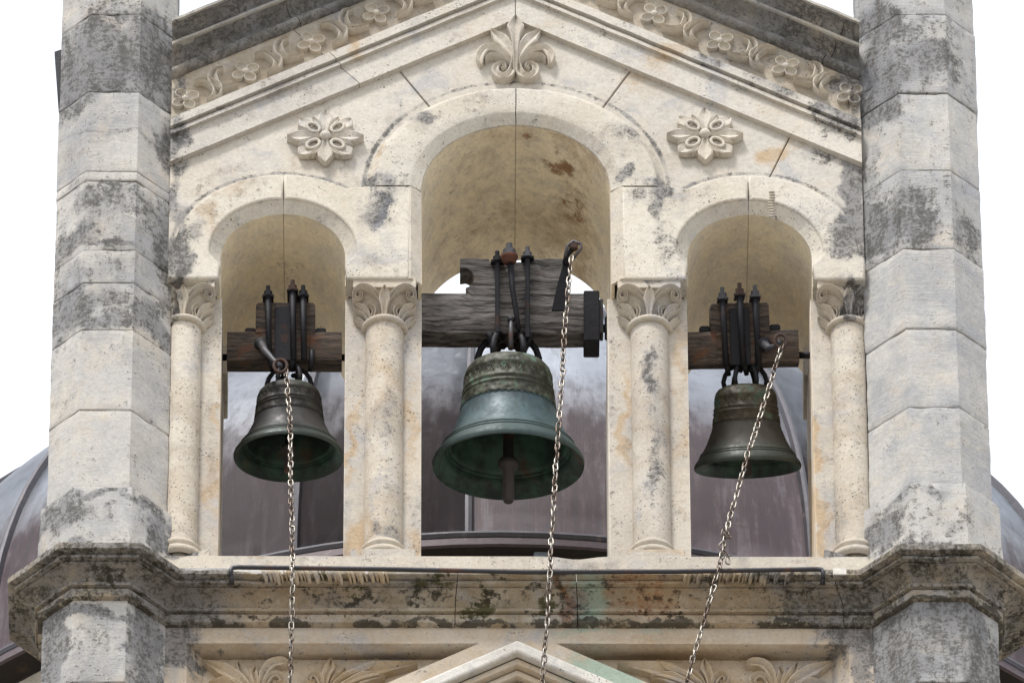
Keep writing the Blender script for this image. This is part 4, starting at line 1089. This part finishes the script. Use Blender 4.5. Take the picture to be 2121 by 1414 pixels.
def yoke_s(cx, my, tilt, L_r, side):
    se, ce = math.sin(R(45 - tilt)), math.cos(R(45 - tilt))
    def f(root, u):
        def L(px, py, p): return Vector(((px - cx) / SC, -p / SC, (my - py - se * p) / ce / SC))
        q = side
        z0 = L(0, q['b0'], 28).z; zt = L(0, q['b1'], 28).z; zu = L(0, q['t'], 28).z
        xL, xR = L(q['x0'], 0, 0).x, L(q['x1'], 0, 0).x
        bm = bmesh.new(); rings = []
        for i in range(31):
            x = xL + (xR - xL) * i / 30; w = lambda a: .003 * N3(x, a, cx, 7)
            rings.append([(x, -.070 + w(1), z0 + w(2) + .006), (x, -.066, z0 + w(2)), (x, .068, z0 + w(3)), (x, .07, z0 + .01), (x, .07, zt + w(4)), (x, -.066 + w(1), zt + w(5)), (x, -.07 + w(1), zt - .006 + w(5))])
        loft(bm, rings); obj('yoke_beam', bm, M_woodb, root, auto=40)
        a, b = L(q['u0'], 0, 0).x, L(q['u1'], 0, 0).x
        me = extrude2d([[(a, zt - .01), (b, zt - .01), (b - .002, zu - .015), (b - .012, zu), (a + .012, zu), (a + .002, zu - .012)]], -.074, .07, .004); link('yoke_block', me, M_woodb, root)
        bm = bmesh.new(); bx(bm, a + .03, b - .03, -.079, -.06, z0 - .004, zt + .0, .004); obj('yoke_face_board', bm, M_woodb, root)
        for px, t0, t1, m in q['rods']:
            p0 = L(px, t0, 38); p1 = L(px + 3, t1, 34)
            bm = bmesh.new(); tube(bm, [(p0.x, -.095, p0.z), (p0.x + .003, -.097, (p0.z + p1.z) / 2), (p1.x, -.090, p1.z)], [.019, .015, .016], 8); obj('strap', bm, M_iron, root, smooth=True)
            nut('n', root, p0.x, -.09, p0.z - .004, .022, m, .034, 1.4)
            bm = bmesh.new(); bx(bm, p0.x - .028, p0.x + .028, -.115, .03, p0.z - .012, p0.z - .004, .002); obj('strap_plate', bm, M_iron, root)
        bm = bmesh.new(); xm = (a + b) / 2; bx(bm, xm - .055, xm + .05, -.086, -.074, z0 - .01, zu - .03, .003); obj('strap_plate', bm, M_iron, root)
        for sx, xx in ((-1, a), (1, b)):
            bm = bmesh.new(); bx(bm, min(xx, xx + sx * .055), max(xx, xx + sx * .055), -.05, .03, zt + .002, zt + .035, .006); obj('wedge', bm, M_iron, root)
            e = xR if sx > 0 else xL
            bm = bmesh.new(); tube(bm, [(e, 0, z0 + .05), (e + sx * .10, 0, z0 + .05)], .018, 10); obj('pivot_pin', bm, M_iron, root, smooth=True)
        for px in q['hang']:
            bm = bmesh.new(); tube(bm, [L(px, q['b0'] - 20, 32), L(px, q['b0'] + 6, 30), L(px + (4 if px < cx else -4), q['b0'] + 24, 20)], [.014, .016, .012], 8); obj('hanger', bm, M_iron, root, smooth=True)
        if q['lever']:
            p = [L(*v) for v in q['lever']]
            bm = bmesh.new(); tube(bm, p, [.024, .019] + [.014] * (len(p) - 2), 9); obj('lever', bm, M_steel, root, smooth=True)
            bm = bmesh.new(); ball(bm, p[0], .040, .6); obj('lever_socket', bm, M_iron, root, smooth=True)
            e = p[-1]; bm = bmesh.new(); rr = q['ring']
            tube(bm, [e + Vector((rr * math.cos(t), .3 * rr * math.sin(t), rr * 1.25 * math.sin(t))) for t in [6.28318 * j / 16 for j in range(16)]], .0085, 7, loop=True); obj('lever_ring', bm, M_rust, root, smooth=True)
            root['hook'] = list(e + Vector(q['hk']))
        clapper(root, u, tilt, q['cl'])
    return f
sideL = dict(b0=745, b1=686, t=626, x0=468, x1=707, u0=527, u1=652, rods=[(553, 612, 742, M_iron), (604, 600, 745, M_rust), (626, 611, 745, M_iron)], hang=[560, 645, 605],
             lever=[(540, 712, 40), (548, 726, 70), (566, 745, 100), (581, 757, 122)], ring=.034, hk=(.03, -.005, -.03), cl=.88)
BL = bell('bell', 'smaller dark bronze bell in the left arch', 598, 948, .52, .726, 18, (M_bzL, M_inner, M_woodb), yoke_s(598, 948, 18, 0, sideL), kz=.93)
sideR = dict(b0=752, b1=684, t=626, x0=1414, x1=1659, u0=1476, u1=1600, rods=[(1503, 616, 757, M_steel), (1539, 608, 757, M_rust), (1571, 613, 757, M_steel)], hang=[1508, 1545, 1572],
             lever=[(1586, 712, 40), (1594, 722, 75), (1606, 718, 100), (1617, 707, 115)], ring=.030, hk=(.006, -.01, -.022), cl=.8)
BR = bell('bell', 'smaller brown bronze bell tilted in the right arch', 1549, 971, .58, .705, 34, (M_bzR, M_inner, M_woodb), yoke_s(1546, 971, 34, 0, sideR), lean=-2.0, kz=1.04)
bpy.context.view_layer.update()

# ------------------------------------------------------------------ pull chains
pitch = .0425; wr = .0052; lw = .0125
bm = bmesh.new(); hl = pitch / 2 + wr * .9 - lw * .0
pts = []
ar = lw - wr * .2; st_ = pitch / 2 + wr - ar
for j in range(9): a = math.pi * j / 8; pts.append((ar * math.cos(a), 0, st_ + ar * math.sin(a)))
for j in range(9): a = math.pi + math.pi * j / 8; pts.append((ar * math.cos(a), 0, -st_ + ar * math.sin(a)))
tube(bm, pts, wr * .8, 7, loop=True)
bmesh.ops.recalc_face_normals(bm, faces=bm.faces)
link_me = bpy.data.meshes.new('chain_link'); bm.to_mesh(link_me); bm.free(); link_me.materials.append(M_chain)
for p in link_me.polygons: p.use_smooth = True
def chain(label, path, extra=()):
    P = [Vector(p) for p in path]
    root = empty('pull_chain', P[0], label, 'chain', 'pull chains of the three bells')
    # resample
    L = [0]
    for a, b in zip(P, P[1:]): L.append(L[-1] + (b - a).length)
    def at(s):
        for i in range(len(L) - 1):
            if s <= L[i + 1]: t = (s - L[i]) / (L[i + 1] - L[i]); return P[i].lerp(P[i + 1], t)
        return P[-1]
    n = int(L[-1] / pitch)
    for i in range(n):
        a, b = at(i * pitch), at((i + 1) * pitch); t = (b - a).normalized(); m = (a + b) / 2
        m = m + Vector((rnd.uniform(-.0025, .0025), rnd.uniform(-.002, .002), 0)); r = R(25) + (R(90) if i % 2 else 0) + R(rnd.uniform(-26, 26))
        q = t.to_track_quat('Z', 'X')
        x = Vector((1, 0, 0)); x = (x - t * x.dot(t)).normalized(); y = t.cross(x)
        M = Matrix((x, y, t)).transposed() @ Matrix.Rotation(r, 3, 'Z') @ Matrix.Rotation(R(rnd.uniform(-6, 6)), 3, 'Y')
        o = bpy.data.objects.new('chain_link', link_me); COL.objects.link(o); o.parent = root
        o.matrix_parent_inverse = Matrix.Translation(-P[0])
        o.matrix_basis = Matrix.Translation(m) @ M.to_4x4()
    for a, ang in extra:
        o = bpy.data.objects.new('chain_link', link_me); COL.objects.link(o); o.parent = root
        o.matrix_parent_inverse = Matrix.Translation(-P[0]); o.matrix_basis = Matrix.Translation(a) @ Matrix.Rotation(R(ang), 4, 'Y') @ Matrix.Rotation(R(30), 4, 'Z')
    return root
def hook(b): return b.matrix_world @ Vector(b['hook'])
def cpath(h, pts, y_end=-.262, yk=None):
    y0 = h.y; out = [h]; py0, py1 = pts[0][1], 1180
    for px, py in pts[1:]:
        t = min(1, max(0, (py - py0) / (py1 - py0))); y = y0 + (y_end - y0) * t
        out.append(F(px, py, y))
    return out
hL, hC, hR = hook(BL), hook(BC), hook(BR)
chain('rusty chain hanging straight down from the small dark bell in the left arch', cpath(hL, [(600, 775), (601, 860), (603, 1000), (605, 1100), (606, 1180), (604, 1300), (601, 1414), (599, 1520)]))
chain('long chain hanging from the wooden yoke of the large middle bell', cpath(hC, [(1181, 545), (1170, 680), (1163, 800), (1154, 930), (1146, 1050), (1139, 1180), (1132, 1300), (1123, 1414), (1114, 1520)]))
pk = [(1618, 708), (1597, 790), (1572, 870), (1549, 940), (1524, 1030), (1506, 1095), (1494, 1160), (1478, 1215), (1456, 1290), (1422, 1414), (1390, 1530)]
yk = lambda py: hR.y + (-.262 - hR.y) * min(1, (py - 708) / (1180 - 708))
ex = [(F(1499, 1104, yk(1104) - .01), 10), (F(1507, 1108, yk(1108) - .015), -35), (F(1496, 1128, yk(1128) - .01), 35), (F(1503, 1146, yk(1146) - .012), -30), (F(1507, 1160, yk(1160) - .012), 0)]
chain('chain with a knotted joint slanting down left from the bell in the right arch', cpath(hR, pk), ex)

# ------------------------------------------------------------------ iron bar along the sill
bar = empty('iron_bar', F(1090, 1183, -.235), 'long dark iron bar fixed across the ledge below the three arches', 'bar')
yb_ = -.235; pts = [F(478, 1192, yb_), F(478, 1180, yb_), F(482, 1175, yb_), F(492, 1174, yb_), F(800, 1178, yb_), F(1090, 1184, yb_), F(1400, 1183, yb_), F(1690, 1178, yb_), F(1702, 1179, yb_), F(1705, 1184, yb_), F(1705, 1196, yb_)]
bm = bmesh.new(); tube(bm, [p - bar.location for p in pts], .0125, 10); obj('rod', bm, M_pipe, bar, smooth=True)
for px in (480, 1704):
    p = F(px, 1196, yb_) - bar.location; bm = bmesh.new(); tube(bm, [p + Vector((0, 0, .02)), p + Vector((0, .04, -.01))], .013, 8); obj('bar_foot', bm, M_pipe, bar, smooth=True)

# ------------------------------------------------------------------ church dome behind
DY = 6.6; RD = 4.33
fr0 = F(1070, 1121, DY - RD)
DX, DZ = F(1035, 1106, DY - RD).x, fr0.z
D = empty('church_dome', (DX, DY, 0), 'copper clad church dome with raised seams behind the bell arches', 'dome')
NG = 29; dph = 360 / NG
ph0 = -90 - 2.2
bm = bmesh.new(); rings = []
nu, nv = 8, 30
for i in range(nu + 1):
    a = R(dph * i / nu); ring = []
    for j in range(nv + 1):
        t = R(90 * j / nv); bul = .012 * math.sin(math.pi * i / nu) * math.cos(t)
        r = (RD + bul) * math.cos(t); z = RD * math.sin(t)
        ring.append((max(r, .02) * math.cos(a), max(r, .02) * math.sin(a), z))
    rings.append(ring)
loft(bm, rings, closed=False, caps=False); bmesh.ops.solidify(bm, geom=bm.faces[:], thickness=.02)
gore = bpy.data.meshes.new('copper_panel'); bmesh.ops.recalc_face_normals(bm, faces=bm.faces); bm.to_mesh(gore); bm.free(); gore.materials.append(M_copper)
for p in gore.polygons: p.use_smooth = True
bm = bmesh.new(); rings = []
for j in range(nv + 1):
    t = R(89 * j / nv); ct, sn = math.cos(t), math.sin(t)
    w = .022
    rings.append([((RD + q) * ct, ww, (RD + q) * sn) for q, ww in ((-.01, -w), (.032, -w * .8), (.038, 0), (.032, w * .8), (-.01, w))])
loft(bm, rings); bmesh.ops.recalc_face_normals(bm, faces=bm.faces)
seam = bpy.data.meshes.new('standing_seam'); bm.to_mesh(seam); bm.free(); seam.materials.append(M_seam)
for k in range(NG):
    for nm, me in (('copper_panel', gore), ('standing_seam', seam)):
        o = bpy.data.objects.new(nm, me); COL.objects.link(o); o.parent = D; o.location = (0, 0, DZ); o.rotation_euler = (0, 0, R(ph0 + dph * k))
def dl(name, prof, mat, n=116, smooth=True):
    bm = bmesh.new(); lathe(bm, prof, n); o = obj(name, bm, mat, D, auto=40); return o
dl('ring_rail', [(RD + .02, DZ), (RD + .05, DZ - .01), (RD + .06, DZ + .012), (RD + .05, DZ + .034), (RD + .02, DZ + .03)], M_seam)
dl('copper_skirt', [(RD + .01, DZ - .003), (RD + .046, DZ - .006), (RD + .050, DZ - .064), (RD + .03, DZ - .067)], M_skirt)
dl('eave_soffit', [(RD + .03, DZ - .066), (RD - .10, DZ - .088), (RD - .11, DZ - .11)], M_gap)
dl('drum', [(RD - .10, DZ - .10), (RD - .10, .01)], M_drum, 58)
for k in range(-3, 4):
    a = R(-90 + 3 + dph * 4 * k); bm = bmesh.new(); bx(bm, -.02, .03, -.045, .045, -.22, -.066, .005)
    o = obj('strut', bm, M_strut, D); o.location = ((RD - .03) * math.cos(a), (RD - .03) * math.sin(a), DZ); o.rotation_euler = (0, 0, a)
